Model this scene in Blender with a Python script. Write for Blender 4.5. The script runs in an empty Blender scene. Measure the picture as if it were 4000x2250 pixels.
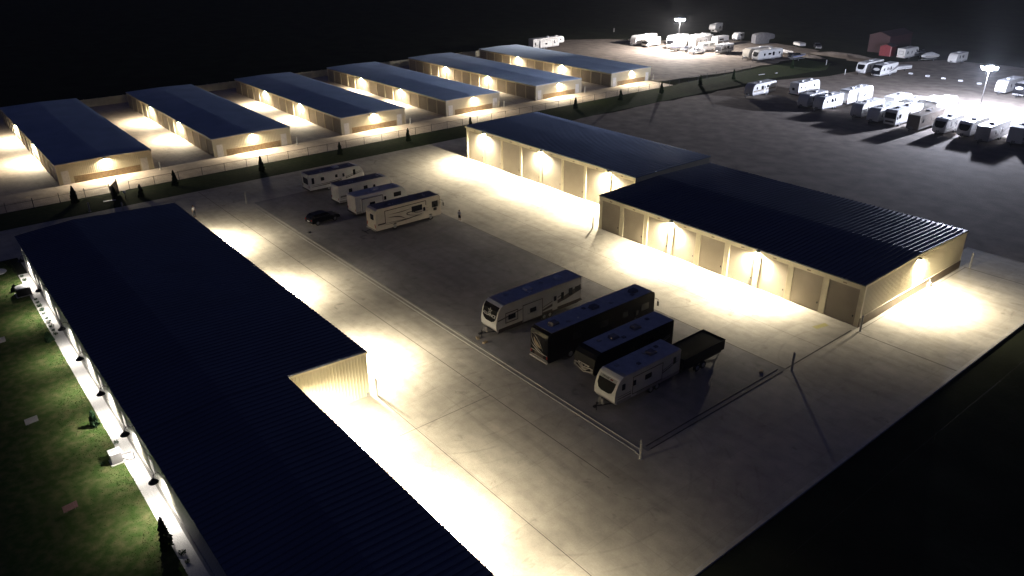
import bpy, bmesh, math, random
from mathutils import Vector, Matrix
R = math.radians
random.seed(11)
for a in (bpy.data.objects, bpy.data.meshes, bpy.data.lights, bpy.data.cameras):
    for o in list(a): a.remove(o)
scn = bpy.context.scene
col = scn.collection

# ------------------------------------------------------------------ helpers
def tag(o, label=None, cat=None, group=None, kind=None):
    if label: o['label'] = label
    if cat: o['category'] = cat
    if group: o['group'] = group
    if kind: o['kind'] = kind
    return o

def empty(name, loc, rz=0.0, label=None, cat=None, group=None):
    o = bpy.data.objects.new(name, None); col.objects.link(o)
    o.location = loc; o.rotation_euler = (0, 0, rz); o.empty_display_size = 0.3
    return tag(o, label, cat, group)

def children(o): return [c for c in bpy.data.objects if c.parent == o]

class MB:
    def __init__(s): s.v = []; s.f = []; s.m = []
    def add(s, vs, fs, mi=0):
        b = len(s.v); s.v.extend([tuple(p) for p in vs]); s.f.extend([tuple(i + b for i in f) for f in fs]); s.m.extend([mi] * len(fs)); return s
    def box(s, x0, x1, y0, y1, z0, z1, mi=0):
        if x0 > x1: x0, x1 = x1, x0
        if y0 > y1: y0, y1 = y1, y0
        if z0 > z1: z0, z1 = z1, z0
        return s.add([(x0,y0,z0),(x1,y0,z0),(x1,y1,z0),(x0,y1,z0),(x0,y0,z1),(x1,y0,z1),(x1,y1,z1),(x0,y1,z1)],
                     [(0,3,2,1),(4,5,6,7),(0,1,5,4),(1,2,6,5),(2,3,7,6),(3,0,4,7)], mi)
    def quad(s, a, b, c, d, mi=0): return s.add([a,b,c,d], [(0,1,2,3)], mi)
    def prism(s, pts, x0, x1, mi=0, axis='x'):
        # pts: (y,z) polygon extruded along x (or (x,z) along y, (x,y) along z)
        n = len(pts)
        def P(p, t):
            if axis == 'x': return (t, p[0], p[1])
            if axis == 'y': return (p[0], t, p[1])
            return (p[0], p[1], t)
        vs = [P(p, x0) for p in pts] + [P(p, x1) for p in pts]
        fs = [tuple(range(n)), tuple(range(2*n-1, n-1, -1))]
        for i in range(n):
            j = (i+1) % n; fs.append((i, i+n, j+n, j))
        return s.add(vs, fs, mi)
    def tube(s, p0, p1, r0, r1=None, n=8, mi=0, caps=True):
        r1 = r0 if r1 is None else r1
        p0 = Vector(p0); p1 = Vector(p1); d = (p1-p0)
        if d.length < 1e-6: return s
        d.normalize(); a = Vector((0,0,1)) if abs(d.z) < .9 else Vector((1,0,0))
        u = d.cross(a).normalized(); w = d.cross(u)
        vs = []
        for p, r in ((p0, r0), (p1, r1)):
            for i in range(n):
                t = 2*math.pi*i/n; vs.append(p + u*math.cos(t)*r + w*math.sin(t)*r)
        fs = [(i, (i+1)%n, (i+1)%n+n, i+n) for i in range(n)]
        if caps: fs += [tuple(range(n-1, -1, -1)), tuple(range(n, 2*n))]
        return s.add(vs, fs, mi)
    def path(s, pts, r, n=6, mi=0):
        for a, b in zip(pts, pts[1:]): s.tube(a, b, r, r, n, mi)
        return s
    def lathe(s, c, prof, n=14, mi=0):
        # prof: (r,z) list, round vertical axis at c
        b = []
        for r, z in prof:
            for i in range(n):
                t = 2*math.pi*i/n; b.append((c[0]+r*math.cos(t), c[1]+r*math.sin(t), c[2]+z))
        fs = []
        for k in range(len(prof)-1):
            for i in range(n):
                j = (i+1) % n; fs.append((k*n+i, k*n+j, (k+1)*n+j, (k+1)*n+i))
        fs += [tuple(range(n-1, -1, -1)), tuple(range((len(prof)-1)*n, len(prof)*n))]
        return s.add(b, fs, mi)
    def loft(s, rings, mi=0, cap=True):
        n = len(rings[0]); vs = [p for r in rings for p in r]; fs = []
        for k in range(len(rings)-1):
            for i in range(n):
                j = (i+1) % n; fs.append((k*n+i, k*n+j, (k+1)*n+j, (k+1)*n+i))
        if cap: fs += [tuple(range(n-1, -1, -1)), tuple(range((len(rings)-1)*n, len(rings)*n))]
        return s.add(vs, fs, mi)
    def build(s, name, mats, parent=None, bevel=0, smooth=False):
        me = bpy.data.meshes.new(name); me.from_pydata(s.v, [], s.f)
        if not isinstance(mats, (list, tuple)): mats = [mats]
        for m in mats: me.materials.append(m)
        if len(mats) > 1:
            for p, mi in zip(me.polygons, s.m): p.material_index = mi
        bm = bmesh.new(); bm.from_mesh(me); bmesh.ops.recalc_face_normals(bm, faces=bm.faces)
        bm.to_mesh(me); bm.free()
        if smooth:
            for p in me.polygons: p.use_smooth = True
        me.update()
        o = bpy.data.objects.new(name, me); col.objects.link(o)
        if parent: o.parent = parent
        if bevel:
            b = o.modifiers.new('bevel', 'BEVEL'); b.width = bevel; b.segments = 2; b.limit_method = 'ANGLE'; b.angle_limit = R(35)
        return o

def copy_tree(o, parent=None):
    c = o.copy(); col.objects.link(c); c.parent = parent
    for ch in children(o): copy_tree(ch, c)
    return c

# ------------------------------------------------------------------ materials
def mat(name, c1, c2=None, rough=.6, scale=3.0, metal=0.0, bump=0.0, bscale=None, spec=.5, detail=5, emit=None, estr=0, coords='Object', stretch=None, contrast=(.3, .7)):
    m = bpy.data.materials.new(name); m.use_nodes = True; nt = m.node_tree; n = nt.nodes; l = nt.links
    b = n['Principled BSDF']; b.inputs['Roughness'].default_value = rough; b.inputs['Metallic'].default_value = metal
    b.inputs['Specular IOR Level'].default_value = spec
    if emit:
        b.inputs['Emission Color'].default_value = (*emit, 1); b.inputs['Emission Strength'].default_value = estr
    tc = n.new('ShaderNodeTexCoord'); mp = n.new('ShaderNodeMapping'); l.new(tc.outputs[coords], mp.inputs[0])
    if stretch: mp.inputs['Scale'].default_value = stretch
    c2 = c2 or tuple(x*.82 for x in c1)
    no = n.new('ShaderNodeTexNoise'); no.inputs['Scale'].default_value = scale; no.inputs['Detail'].default_value = detail
    l.new(mp.outputs[0], no.inputs['Vector'])
    rp = n.new('ShaderNodeValToRGB'); rp.color_ramp.elements[0].position = contrast[0]; rp.color_ramp.elements[1].position = contrast[1]
    rp.color_ramp.elements[0].color = (*c1, 1); rp.color_ramp.elements[1].color = (*c2, 1)
    l.new(no.outputs[0], rp.inputs[0]); l.new(rp.outputs[0], b.inputs['Base Color'])
    if bump:
        n2 = n.new('ShaderNodeTexNoise'); n2.inputs['Scale'].default_value = bscale or scale*6; n2.inputs['Detail'].default_value = 4
        l.new(mp.outputs[0], n2.inputs['Vector'])
        bp = n.new('ShaderNodeBump'); bp.inputs['Strength'].default_value = bump; bp.inputs['Distance'].default_value = .05
        l.new(n2.outputs[0], bp.inputs['Height']); l.new(bp.outputs[0], b.inputs['Normal'])
    m['ramp'] = rp.name
    return m

def concrete(name, base, joint=4.6, tyre=(), dirt=.7):
    """poured slabs: mottling, dark wear patches, control joints and scrubbed tyre arcs"""
    m = bpy.data.materials.new(name); m.use_nodes = True; nt = m.node_tree; n = nt.nodes; l = nt.links
    b = n['Principled BSDF']; b.inputs['Roughness'].default_value = .82; b.inputs['Specular IOR Level'].default_value = .25
    geo = n.new('ShaderNodeNewGeometry'); pos = geo.outputs['Position']
    def noise(scale, detail=5, dist=0, stretch=None):
        x = n.new('ShaderNodeTexNoise'); x.inputs['Scale'].default_value = scale; x.inputs['Detail'].default_value = detail; x.inputs['Distortion'].default_value = dist
        if stretch:
            mp = n.new('ShaderNodeMapping'); mp.inputs['Scale'].default_value = stretch; l.new(pos, mp.inputs[0]); l.new(mp.outputs[0], x.inputs['Vector'])
        else: l.new(pos, x.inputs['Vector'])
        return x.outputs[0]
    def ramp(src, p0, p1, v0, v1):
        r = n.new('ShaderNodeMapRange'); r.inputs[1].default_value = p0; r.inputs[2].default_value = p1
        r.inputs[3].default_value = v0; r.inputs[4].default_value = v1; l.new(src, r.inputs[0]); return r.outputs[0]
    def mul(a, c):
        x = n.new('ShaderNodeMath'); x.operation = 'MULTIPLY'; l.new(a, x.inputs[0])
        if isinstance(c, float): x.inputs[1].default_value = c
        else: l.new(c, x.inputs[1])
        return x.outputs[0]
    v = mul(ramp(noise(.11, 6, .4), .35, .68, .80, 1.14), ramp(noise(.9, 8), .3, .7, .86, 1.1))
    v = mul(v, ramp(noise(7, 4), .3, .7, .93, 1.05))
    # scattered oil and mud patches
    v = mul(v, ramp(noise(.55, 7, 1.2), .64, .74, 1.0, dirt))
    # wheel-tracks along the drive lanes
    v = mul(v, ramp(noise(1.0, 4, .3, (.06, .9, 1)), .5, .72, 1.0, .86))
    # control joints
    sx = n.new('ShaderNodeSeparateXYZ'); l.new(pos, sx.inputs[0])
    for ax in (0, 1):
        pp = n.new('ShaderNodeMath'); pp.operation = 'PINGPONG'; l.new(sx.outputs[ax], pp.inputs[0]); pp.inputs[1].default_value = joint/2
        v = mul(v, ramp(pp.outputs[0], 0, .055, .87, 1.0))
    # slab-to-slab tone
    mp = n.new('ShaderNodeMapping'); mp.inputs['Scale'].default_value = (1/(joint), 1/(joint), 0); l.new(pos, mp.inputs[0])
    fl = n.new('ShaderNodeVectorMath'); fl.operation = 'FLOOR'; l.new(mp.outputs[0], fl.inputs[0])
    wn = n.new('ShaderNodeTexWhiteNoise'); l.new(fl.outputs[0], wn.inputs['Vector']); v = mul(v, ramp(wn.outputs[0], 0, 1, .93, 1.04))
    for cx, cy, r0, r1 in tyre:
        sub = n.new('ShaderNodeVectorMath'); sub.operation = 'SUBTRACT'; l.new(pos, sub.inputs[0]); sub.inputs[1].default_value = (cx, cy, 0)
        ln = n.new('ShaderNodeVectorMath'); ln.operation = 'LENGTH'; l.new(sub.outputs[0], ln.inputs[0])
        pp = n.new('ShaderNodeMath'); pp.operation = 'PINGPONG'; l.new(ln.outputs['Value'], pp.inputs[0]); pp.inputs[1].default_value = .85
        line = ramp(pp.outputs[0], .0, .16, 1.0, 0.0)
        inn = mul(ramp(ln.outputs['Value'], r0, r0+1.5, 0, 1), ramp(ln.outputs['Value'], r1-2, r1, 1, 0))
        k = mul(mul(line, inn), ramp(noise(.35, 3), .45, .62, 0, 1))
        v = mul(v, ramp(k, 0, 1, 1, .82))
    mx = n.new('ShaderNodeMix'); mx.data_type = 'RGBA'; mx.blend_type = 'MULTIPLY'; mx.inputs[0].default_value = 1
    mx.inputs[6].default_value = (*base, 1); cb = n.new('ShaderNodeCombineColor')
    for i in range(3): l.new(v, cb.inputs[i])
    l.new(cb.outputs[0], mx.inputs[7]); l.new(mx.outputs[2], b.inputs['Base Color'])
    bp = n.new('ShaderNodeBump'); bp.inputs['Strength'].default_value = .25; bp.inputs['Distance'].default_value = .02
    l.new(noise(14, 4), bp.inputs['Height']); l.new(bp.outputs[0], b.inputs['Normal'])
    return m

M = {}
M['concrete'] = concrete('concrete', (.445, .41, .35), tyre=((-49, 33, 4, 13), (-36, 34, 8, 18), (-58, 68, 5, 15), (-70, 62, 4, 12), (-27, 66, 6, 12)))
M['island'] = concrete('island_asphalt', (.265, .25, .24), joint=9.2, dirt=.7, tyre=((-70, 50, 4, 16),))
M['joint'] = mat('joint_sealant_kerb_shade', (.07, .06, .055), rough=.9)  # dark sealant, also used as painted shade on the drain kerb
M['kerb'] = mat('kerb_concrete', (.50, .48, .44), (.38, .36, .33), rough=.8, scale=2, bump=.2)
M['rowconc'] = concrete('row_concrete', (.50, .415, .335), joint=6, dirt=.7)
M['gravel'] = mat('gravel', (.26, .222, .188), (.15, .125, .107), rough=.95, scale=.35, detail=14, bump=.7, bscale=4, coords='Object', spec=.1)
M['field'] = mat('dark_field', (.030, .034, .022), (.018, .02, .014), rough=1, scale=.15, detail=9, bump=.6, bscale=2, spec=0)
M['lawn'] = mat('lawn_grass', (.045, .078, .02), (.125, .12, .055), rough=1, scale=1.3, detail=9, bump=.5, bscale=5, spec=.05, contrast=(.40, .78))
M['strip'] = mat('strip_grass', (.026, .045, .016), (.05, .06, .026), rough=1, scale=1.2, detail=9, bump=.7, bscale=6, spec=.05)
M['bed'] = mat('white_stone_bed', (.74, .72, .69), (.56, .54, .51), rough=.9, scale=9, detail=6, bump=.5, bscale=20)
M['cream'] = mat('cream_siding', (.53, .485, .35), (.48, .44, .315), rough=.45, scale=.6)
M['trim'] = mat('cream_trim', (.66, .61, .45), rough=.45, scale=1)
M['roll'] = mat('roller_door_paint', (.35, .31, .245), (.31, .275, .215), rough=.5, scale=.8)
M['white_door'] = mat('white_door', (.72, .71, .68), rough=.4)
M['stone'] = mat('tan_stone', (.30, .225, .13), (.17, .125, .075), rough=.85, scale=3.5, detail=8, bump=.8, bscale=9)
M['wains'] = mat('brown_wainscot', (.16, .11, .065), (.12, .085, .05), rough=.5, scale=1)
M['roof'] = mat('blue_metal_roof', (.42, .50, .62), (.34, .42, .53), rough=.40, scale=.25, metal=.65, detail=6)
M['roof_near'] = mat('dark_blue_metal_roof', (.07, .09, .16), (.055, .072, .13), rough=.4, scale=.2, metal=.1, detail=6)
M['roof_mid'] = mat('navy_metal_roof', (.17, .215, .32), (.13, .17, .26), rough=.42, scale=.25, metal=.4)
M['galv'] = mat('galvanised_steel', (.40, .40, .40), rough=.45, metal=.6)
M['post'] = mat('bollard_paint', (.38, .37, .35), (.28, .27, .25), rough=.6, scale=4)
M['black'] = mat('black_metal', (.012, .012, .014), rough=.45)
M['dark'] = mat('dark_paint', (.02, .02, .024), rough=.3)
M['rubber'] = mat('rubber', (.02, .02, .02), rough=.9)
M['rim'] = mat('alloy_rim', (.45, .45, .47), rough=.3, metal=.8)
M['glass'] = mat('dark_glass', (.008, .009, .012), rough=.08, spec=.7)
M['gelw'] = mat('white_gelcoat', (.72, .71, .69), (.66, .65, .63), rough=.32, scale=1.2)
M['gelc'] = mat('cream_gelcoat', (.66, .61, .52), (.60, .55, .46), rough=.32, scale=1.2)
M['gelg'] = mat('grey_gelcoat', (.40, .39, .39), (.35, .34, .34), rough=.35, scale=1.2)
M['gelk'] = mat('black_gelcoat', (.008, .008, .010), rough=.28, spec=.10)
M['gelb'] = mat('brown_gelcoat', (.20, .17, .145), (.17, .145, .12), rough=.35)
M['rvroof'] = mat('rubber_roof', (.55, .55, .56), (.40, .40, .42), rough=.7, scale=1.5, detail=8)
M['rvroofd'] = mat('dark_rubber_roof', (.20, .19, .20), (.14, .13, .14), rough=.75, scale=1.5)
M['acw'] = mat('white_plastic', (.72, .72, .72), rough=.45)
M['gfxd'] = mat('dark_graphic', (.05, .035, .03), rough=.3)
M['gfxg'] = mat('grey_graphic', (.22, .21, .21), rough=.3)
M['gfxt'] = mat('tan_graphic', (.30, .24, .17), rough=.3)
M['gfxb'] = mat('blue_graphic', (.03, .07, .35), rough=.3)
M['gfxs'] = mat('silver_graphic', (.42, .41, .40), rough=.5)
M['mask'] = mat('dark_cap_mask', (.004, .004, .005), rough=.5, spec=.06)
M['fence'] = mat('dark_galvanised', (.06, .06, .06), rough=.6)  # steel darkened, backlit silhouette is put into the colour
M['tarp'] = mat('grey_tarp', (.16, .16, .17), (.10, .10, .11), rough=.85, scale=1.2, bump=.6, bscale=2)
M['tarpw'] = mat('white_cover', (.60, .60, .60), (.46, .46, .46), rough=.8, scale=1.2, bump=.5, bscale=2)
M['red'] = mat('red_paint', (.22, .022, .035), (.17, .018, .026), rough=.5)
M['dred'] = mat('dark_red_barn', (.035, .006, .012), (.025, .005, .01), rough=.7, scale=2)
M['tail'] = mat('tail_light_lens', (.35, .02, .015), rough=.2)
M['yellow'] = mat('yellow_paint', (.34, .31, .12), rough=.7)
M['wood'] = mat('timber_block', (.30, .23, .14), rough=.8)
M['leaf'] = mat('arborvitae_leaf', (.018, .035, .012), (.03, .045, .018), rough=.9, scale=6, spec=.1)
M['leafg'] = mat('shrub_leaf', (.035, .075, .035), (.025, .05, .022), rough=.8, scale=8, spec=.1)
M['bark'] = mat('bark', (.09, .06, .04), rough=.95)
M['skin'] = mat('skin', (.45, .28, .20), rough=.6)
M['hair'] = mat('dark_hair', (.03, .02, .014), rough=.8)
M['shirt'] = mat('white_shirt', (.62, .62, .64), rough=.85)
M['shorts'] = mat('black_shorts', (.02, .02, .022), rough=.85)
M['trouser'] = mat('dark_trousers', (.035, .038, .05), rough=.85)
M['signw'] = mat('pale_sign_board', (.55, .53, .58), (.45, .43, .48), rough=.6, scale=6)
M['signr'] = mat('pink_sign_board', (.50, .30, .31), (.36, .17, .19), rough=.6, scale=9)
M['warm'] = mat('warm_lamp_lens', (1, .9, .7), emit=(1, .86, .56), estr=38)
M['cool'] = mat('cool_lamp_lens', (1, 1, 1), emit=(.86, .9, 1), estr=240)
M['neut'] = mat('neutral_lamp_lens', (1, 1, 1), emit=(1, .97, .92), estr=30)

# ------------------------------------------------------------------ lamps
def light(name, kind, loc, power, color, parent, rot=(0, 0, 0), radius=.12, size=None, blend=.5):
    d = bpy.data.lights.new(name, kind); d.energy = power; d.color = color; d.shadow_soft_size = radius
    if kind == 'SPOT': d.spot_size = size; d.spot_blend = blend
    o = bpy.data.objects.new(name, d); col.objects.link(o); o.location = loc; o.rotation_euler = rot; o.parent = parent
    return o

WARM = (1.0, .885, .66); NEUT = (1.0, .95, .88); COOL = (.74, .80, 1.0); FARC = (1.0, .92, .86)

def wall_lamp(parent, p, nrm, power, rad=.08, col_=WARM, ang=170, tilt=5, blend=1.0, dist=.05):
    """wall pack: housing + lens, spot below it. nrm is the outward wall normal (unit x/y)"""
    nx, ny = nrm; x, y, z = p
    f = MB(); hx = .2 if ny else .0; hy = .2 if nx else .0
    f.box(x-hx-abs(nx)*0, x+hx+nx*.26, y-hy, y+hy+ny*.26, z-.10, z+.12) if True else None
    o = f.build('wall_lamp', M['black'], parent, bevel=.02)
    g = MB(); g.box(x-hx*.8+nx*.05, x+hx*.8+nx*.24, y-hy*.8+ny*.05, y+hy*.8+ny*.24, z-.125, z-.102)
    le = g.build('lens', M['warm'] if col_ is WARM else M['neut'], o)
    # spot points down, tilted outwards
    if ny: rot = (R(tilt)*(1 if ny > 0 else -1), 0, 0)
    else: rot = (0, R(tilt)*(-1 if nx > 0 else 1), 0)
    light('lamp_light', 'SPOT', (x+nx*dist, y+ny*dist, z-.16), power, col_, parent, rot, rad, R(ang), blend)
    return o

# ------------------------------------------------------------------ camera (solved from the photograph)
f_px, pitch, roll, yaw = 2992.05, R(25.3889), R(-.4662), R(140.9874)
cy, sy, cp, sp = math.cos(yaw), math.sin(yaw), math.cos(pitch), math.sin(pitch)
fw = Vector((cy*cp, sy*cp, -sp)); rt = fw.cross(Vector((0, 0, 1))).normalized(); up = rt.cross(fw)
r2 = rt*math.cos(roll) + up*math.sin(roll); u2 = -rt*math.sin(roll) + up*math.cos(roll)
cam = bpy.data.cameras.new('camera'); co = bpy.data.objects.new('camera', cam); col.objects.link(co)
mw = Matrix((r2, u2, -fw)).transposed().to_4x4(); mw.translation = Vector((0, 0, 38.7)); co.matrix_world = mw
cam.sensor_width = 36; cam.lens = 36*f_px/4000; cam.clip_end = 6000; cam.clip_start = .5
scn.camera = co

# ------------------------------------------------------------------ world, view
w = bpy.data.worlds.new('World'); scn.world = w; w.use_nodes = True
nt = w.node_tree; bg = nt.nodes['Background']; sky = nt.nodes.new('ShaderNodeTexSky'); sky.sky_type = 'NISHITA'
sky.sun_disc = False; sky.sun_elevation = R(-4.0); sky.sun_rotation = R(150); sky.altitude = 300
mxw = nt.nodes.new('ShaderNodeMix'); mxw.data_type = 'RGBA'; mxw.blend_type = 'MIX'; mxw.inputs[0].default_value = .7
nt.links.new(sky.outputs[0], mxw.inputs[6]); mxw.inputs[7].default_value = (.13, .165, .46, 1)
nt.links.new(mxw.outputs[2], bg.inputs[0]); bg.inputs[1].default_value = .12
sun = bpy.data.lights.new('added_moonlight', 'SUN'); sun.energy = .006; sun.angle = R(1); sun.color = (.6, .7, 1)  # weak blue sun added as moonlight, no moon in view
so = bpy.data.objects.new('added_moonlight', sun); col.objects.link(so); so.rotation_euler = (R(50), 0, R(60))
scn.view_settings.view_transform = 'Standard'; scn.view_settings.look = 'None'; scn.view_settings.exposure = 0
scn.cycles.use_denoising = True; scn.cycles.max_bounces = 5; scn.cycles.diffuse_bounces = 3
scn.cycles.sample_clamp_indirect = 12
HAZE = .0001

# ------------------------------------------------------------------ ground
def sheet(name, pts, z, m, kind='structure', thick=None):
    b = MB(); b.add([(x, y, z) for x, y in pts], [tuple(range(len(pts)))])
    return tag(b.build(name, m), kind=kind)
def rect(x0, x1, y0, y1): return [(x0, y0), (x1, y0), (x1, y1), (x0, y1)]
sheet('ground', rect(-2600, 900, -1500, 2600), -.03, M['field'])
def wobbly(pts, amp=1.0, step=5):
    out = []
    for i, (a, b) in enumerate(zip(pts, pts[1:]+pts[:1])):
        L = math.hypot(b[0]-a[0], b[1]-a[1]); n = max(1, int(L/step))
        for k in range(n):
            t = k/n; out.append((a[0]+(b[0]-a[0])*t+random.uniform(-amp, amp)*(k > 0), a[1]+(b[1]-a[1])*t+random.uniform(-amp, amp)*(k > 0)))
    return out
sheet('gravel_lot', wobbly([(-121, 96), (60, 97), (60, 262), (-60, 262), (-104, 258), (-113, 240), (-112, 222), (-113, 206), (-119, 190), (-121, 140)], .7, 4), -.02, M['gravel'])
sheet('gravel_yard', wobbly([(-139, 164), (-203, 164), (-214, 186), (-217, 200), (-207, 216), (-193, 222), (-186, 244), (-160, 251), (-140, 246), (-136, 226), (-135, 190)], .7, 4), -.02, M['gravel'])
sheet('grass_verge', wobbly([(-132.6, -60), (-124.5, -60), (-124.5, 98), (-121.5, 105), (-121.5, 190), (-119, 214), (-124, 226), (-133.5, 226), (-133.5, 165), (-132.6, 164)], .25, 3), -.012, M['strip'])
sheet('concrete_apron', [(-124.5, -60), (-112, -60), (-112, 7.9), (-108, 8.0), (-21.6, 7.95), (-21.6, 104.7), (-34.5, 104.7), (-34.5, 98), (-124.5, 97.6)], 0, M['concrete'])
sheet('row_apron', [(-210, -60), (-132.9, -60), (-132.9, 163.2), (-210, 163.8)], -.004, M['rowconc'])
sheet('parking_island', rect(-113.1, -32.3, 40.2, 59.8), .004, M['island'])
sheet('lawn', [(-112.6, -60), (-10, -60), (-10, 7.0), (-103, 6.95), (-108, 6.7), (-111.5, 6.2), (-112.6, 5)], .004, M['lawn'])
sheet('stone_bed', [(-105.5, 6.96), (-10, 6.96), (-10, 8.12), (-105.5, 8.12)], .008, M['bed'])
# joints
J = MB()
for x0, x1, y0, y1 in [(-124, -32, 35.4, 35.46), (-85, -32.4, 59.85, 59.95), (-32.5, -32.36, 60, 72), (-32, -21.7, 72.0, 72.1), (-32, -21.7, 97.9, 98),
                       (-113, -32.4, 66.3, 66.34), (-53.5, -21.7, 27.4, 27.45), (-31.9, -31.84, 73, 98), (-47, -46.95, 9, 35.4)]:
    J.add([(x0,y0,.0075),(x1,y0,.0075),(x1,y1,.0075),(x0,y1,.0075)], [(0,1,2,3)])
tag(J.build('slab_joints', M['joint']), kind='structure')
K = MB(); K.box(-21.75, -21.42, -40, 104.7, -.05, .13); K.box(-34.5, -21.42, 104.72, 104.9, -.05, .02)
tag(K.build('kerb', M['kerb'], bevel=.02), kind='structure')
K = MB()
for dy in (0, .5):
    K.box(-110.6, -32.75, 39.42+dy, 39.48+dy, -.02, .04)
K.box(-32.9, -32.2, 39.3, 39.36, -.02, .05)
tag(K.build('drain_kerb', M['kerb']), kind='structure')
K = MB()
for dx in (0, .5): K.box(-32.9+dx, -32.84+dx, 40.6, 59.3, -.02, .04)
tag(K.build('drain_kerb_shade', M['joint']), kind='structure')  # same kerb ribs, their shaded face put into a dark colour
# grass tufts at the lawn edge (uncountable)
T = MB()
for i in range(9000):
    x = random.uniform(-111.5, -38); y = 7.0 - abs(random.gauss(0, 1.2)) - .02
    if y < 0: continue
    h = random.uniform(.03, .07); a = random.uniform(0, 6.28); c, s_ = math.cos(a)*.05, math.sin(a)*.05
    lx, ly = random.uniform(-.06, .06), random.uniform(-.06, .06)
    T.add([(x-c, y-s_, .004), (x+c, y+s_, .004), (x+lx, y+ly, h)], [(0, 1, 2)])
tag(T.build('grass_tufts', M['lawn']), kind='stuff')
# yellow paint
tag(MB().add([(-35.5, 69.6, .008), (-34.9, 69.5, .008), (-34.5, 71.2, .008), (-35.1, 71.4, .008)], [(0,1,2,3)]).build('yellow_marking', M['yellow']), kind='structure')

# ------------------------------------------------------------------ big metal buildings
def ribbed_roof(name, parent, x0, x1, y0, y1, ze, ridge_h, m, over=.10, pitch_=.61, rib_h=.095, rib_w=.10):
    b = MB(); ym = (y0+y1)/2; t = .10
    X0, X1, Y0, Y1 = x0-over*.6, x1+over*.6, y0-over, y1+over
    sl = ridge_h/(ym-y0); z0 = ze - over*sl
    pr = [(Y0, z0), (ym, ze+ridge_h), (Y1, z0), (Y1, z0-t), (ym, ze+ridge_h-t), (Y0, z0-t)]
    b.prism(pr, X0, X1)
    n = int((X1-X0)/pitch_)
    for i in range(n+1):
        xc = X0 + rib_w + i*(X1-X0-2*rib_w)/n
        for ya, za, yb, zb in ((Y0-.015, z0, ym, ze+ridge_h), (ym, ze+ridge_h, Y1+.015, z0)):
            w_, tw = rib_w/2, rib_w*.22
            b.add([(xc-w_, ya, za-.01), (xc+w_, ya, za-.01), (xc+tw, ya, za+rib_h), (xc-tw, ya, za+rib_h),
                   (xc-w_, yb, zb-.01), (xc+w_, yb, zb-.01), (xc+tw, yb, zb+rib_h), (xc-tw, yb, zb+rib_h)],
                  [(0,1,2,3), (7,6,5,4), (0,4,5,1), (1,5,6,2), (2,6,7,3), (3,7,4,0)])
    b.prism([(ym-.22, ze+ridge_h-.02), (ym, ze+ridge_h+.03), (ym+.22, ze+ridge_h-.02)], X0, X1)
    return b.build(name, m, parent)

def ribbed_panel(b, a0, a1, off, z0, ztop, axis, out, pitch_=.3, d=.035, w_=.06, mi=0):
    """vertical corrugation on a wall plane. axis 'y': wall at x=off running a0..a1 in y; ztop is f(a)"""
    n = int((a1-a0)/pitch_)
    for i in range(n+1):
        a = a0 + w_ + i*(a1-a0-2*w_)/max(n, 1); zt = ztop(a) if callable(ztop) else ztop
        pts = [(-w_, 0), (w_, 0), (w_*.4, d), (-w_*.4, d)]
        vs = []
        for z in (z0, zt):
            for u, v in pts:
                vs.append((off+out*v, a+u, z) if axis == 'y' else (a+u, off+out*v, z))
        b.add(vs, [(0,1,2,3), (7,6,5,4), (0,4,5,1), (1,5,6,2), (2,6,7,3), (3,7,4,0)], mi)

def roller_door(name, parent, a0, a1, off, z1, out, rib=.10, seal=True):
    """slatted curtain in plane y=off, real ridges"""
    b = MB(); n = int(z1/rib); prof = []
    for i in range(n):
        z = z1*i/n; prof += [(off, z+.001), (off+out*.028, z+z1/n*.5)]
    prof.append((off, z1)); prof += [(off-out*.04, z1), (off-out*.04, .001)]
    b.prism(prof, a0, a1)
    o = b.build(name, M['roll'], parent)
    h = MB(); h.box(a1-.32, a1-.2, off+out*.03, off+out*.07, .95, 1.15); h.build('latch', M['black'], o)
    return o

def gable(y0, y1, ze, rh):
    ym = (y0+y1)/2
    return lambda a: ze + rh*(1-abs(a-ym)/(ym-y0))

def walls(parent, x0, x1, y0, y1, ze, rh, open_front=None, inset=.12):
    """plain body as gabled prism; front (y0 side) set back behind piers"""
    b = MB(); ym = (y0+y1)/2
    b.prism([(y0+inset, -.03), (y1, -.03), (y1, ze-.11), (ym, ze+rh-.11), (y0+inset, ze-.11)], x0+.02, x1-.02)
    return b

# --- right storage building, two joined parts
def door_front(parent, xs, y, zdoor, ze, pier, x0, x1, out=-1, mi=None):
    """piers + header between roller doors, on the side facing out"""
    b = MB(); yb = y - out*.14
    b.box(x0, x1, y, yb, zdoor, ze-.11)
    for i, x in enumerate(xs):
        a, c = x-pier/2, x+pier/2
        if i == 0: a, c = x0, x0+pier*.7
        if i == len(xs)-1: a, c = x1-pier*.7, x1
        b.box(a, c, y, yb, -.03, zdoor)
        # thin jamb flange
        b.box(a+.01, a+.06, y+out*.02, y+out*.001, 0, zdoor-.02); b.box(c-.06, c-.01, y+out*.02, y+out*.001, 0, zdoor-.02)
    b.box(x0, x1, y+out*.03, y+out*.002, ze-.28, ze-.13)
    b.build('door_surround', M['trim'], parent, bevel=0)
    for a, c in zip(xs, xs[1:]):
        l0 = a + pier/2 if a != xs[0] else x0+pier*.7; l1 = c - pier/2 if c != xs[-1] else x1-pier*.7
        roller_door('roller_door', parent, l0+.002, l1-.002, y-out*.10, zdoor-.002, out)
        # unit number plate above the door
        pl = MB(); xm = (l0+l1)/2; pl.box(xm-.22, xm+.22, y+out*.028, y+out*.032, zdoor+.14, zdoor+.30); pl.build('number_plate', M['gfxt'], parent)

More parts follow.
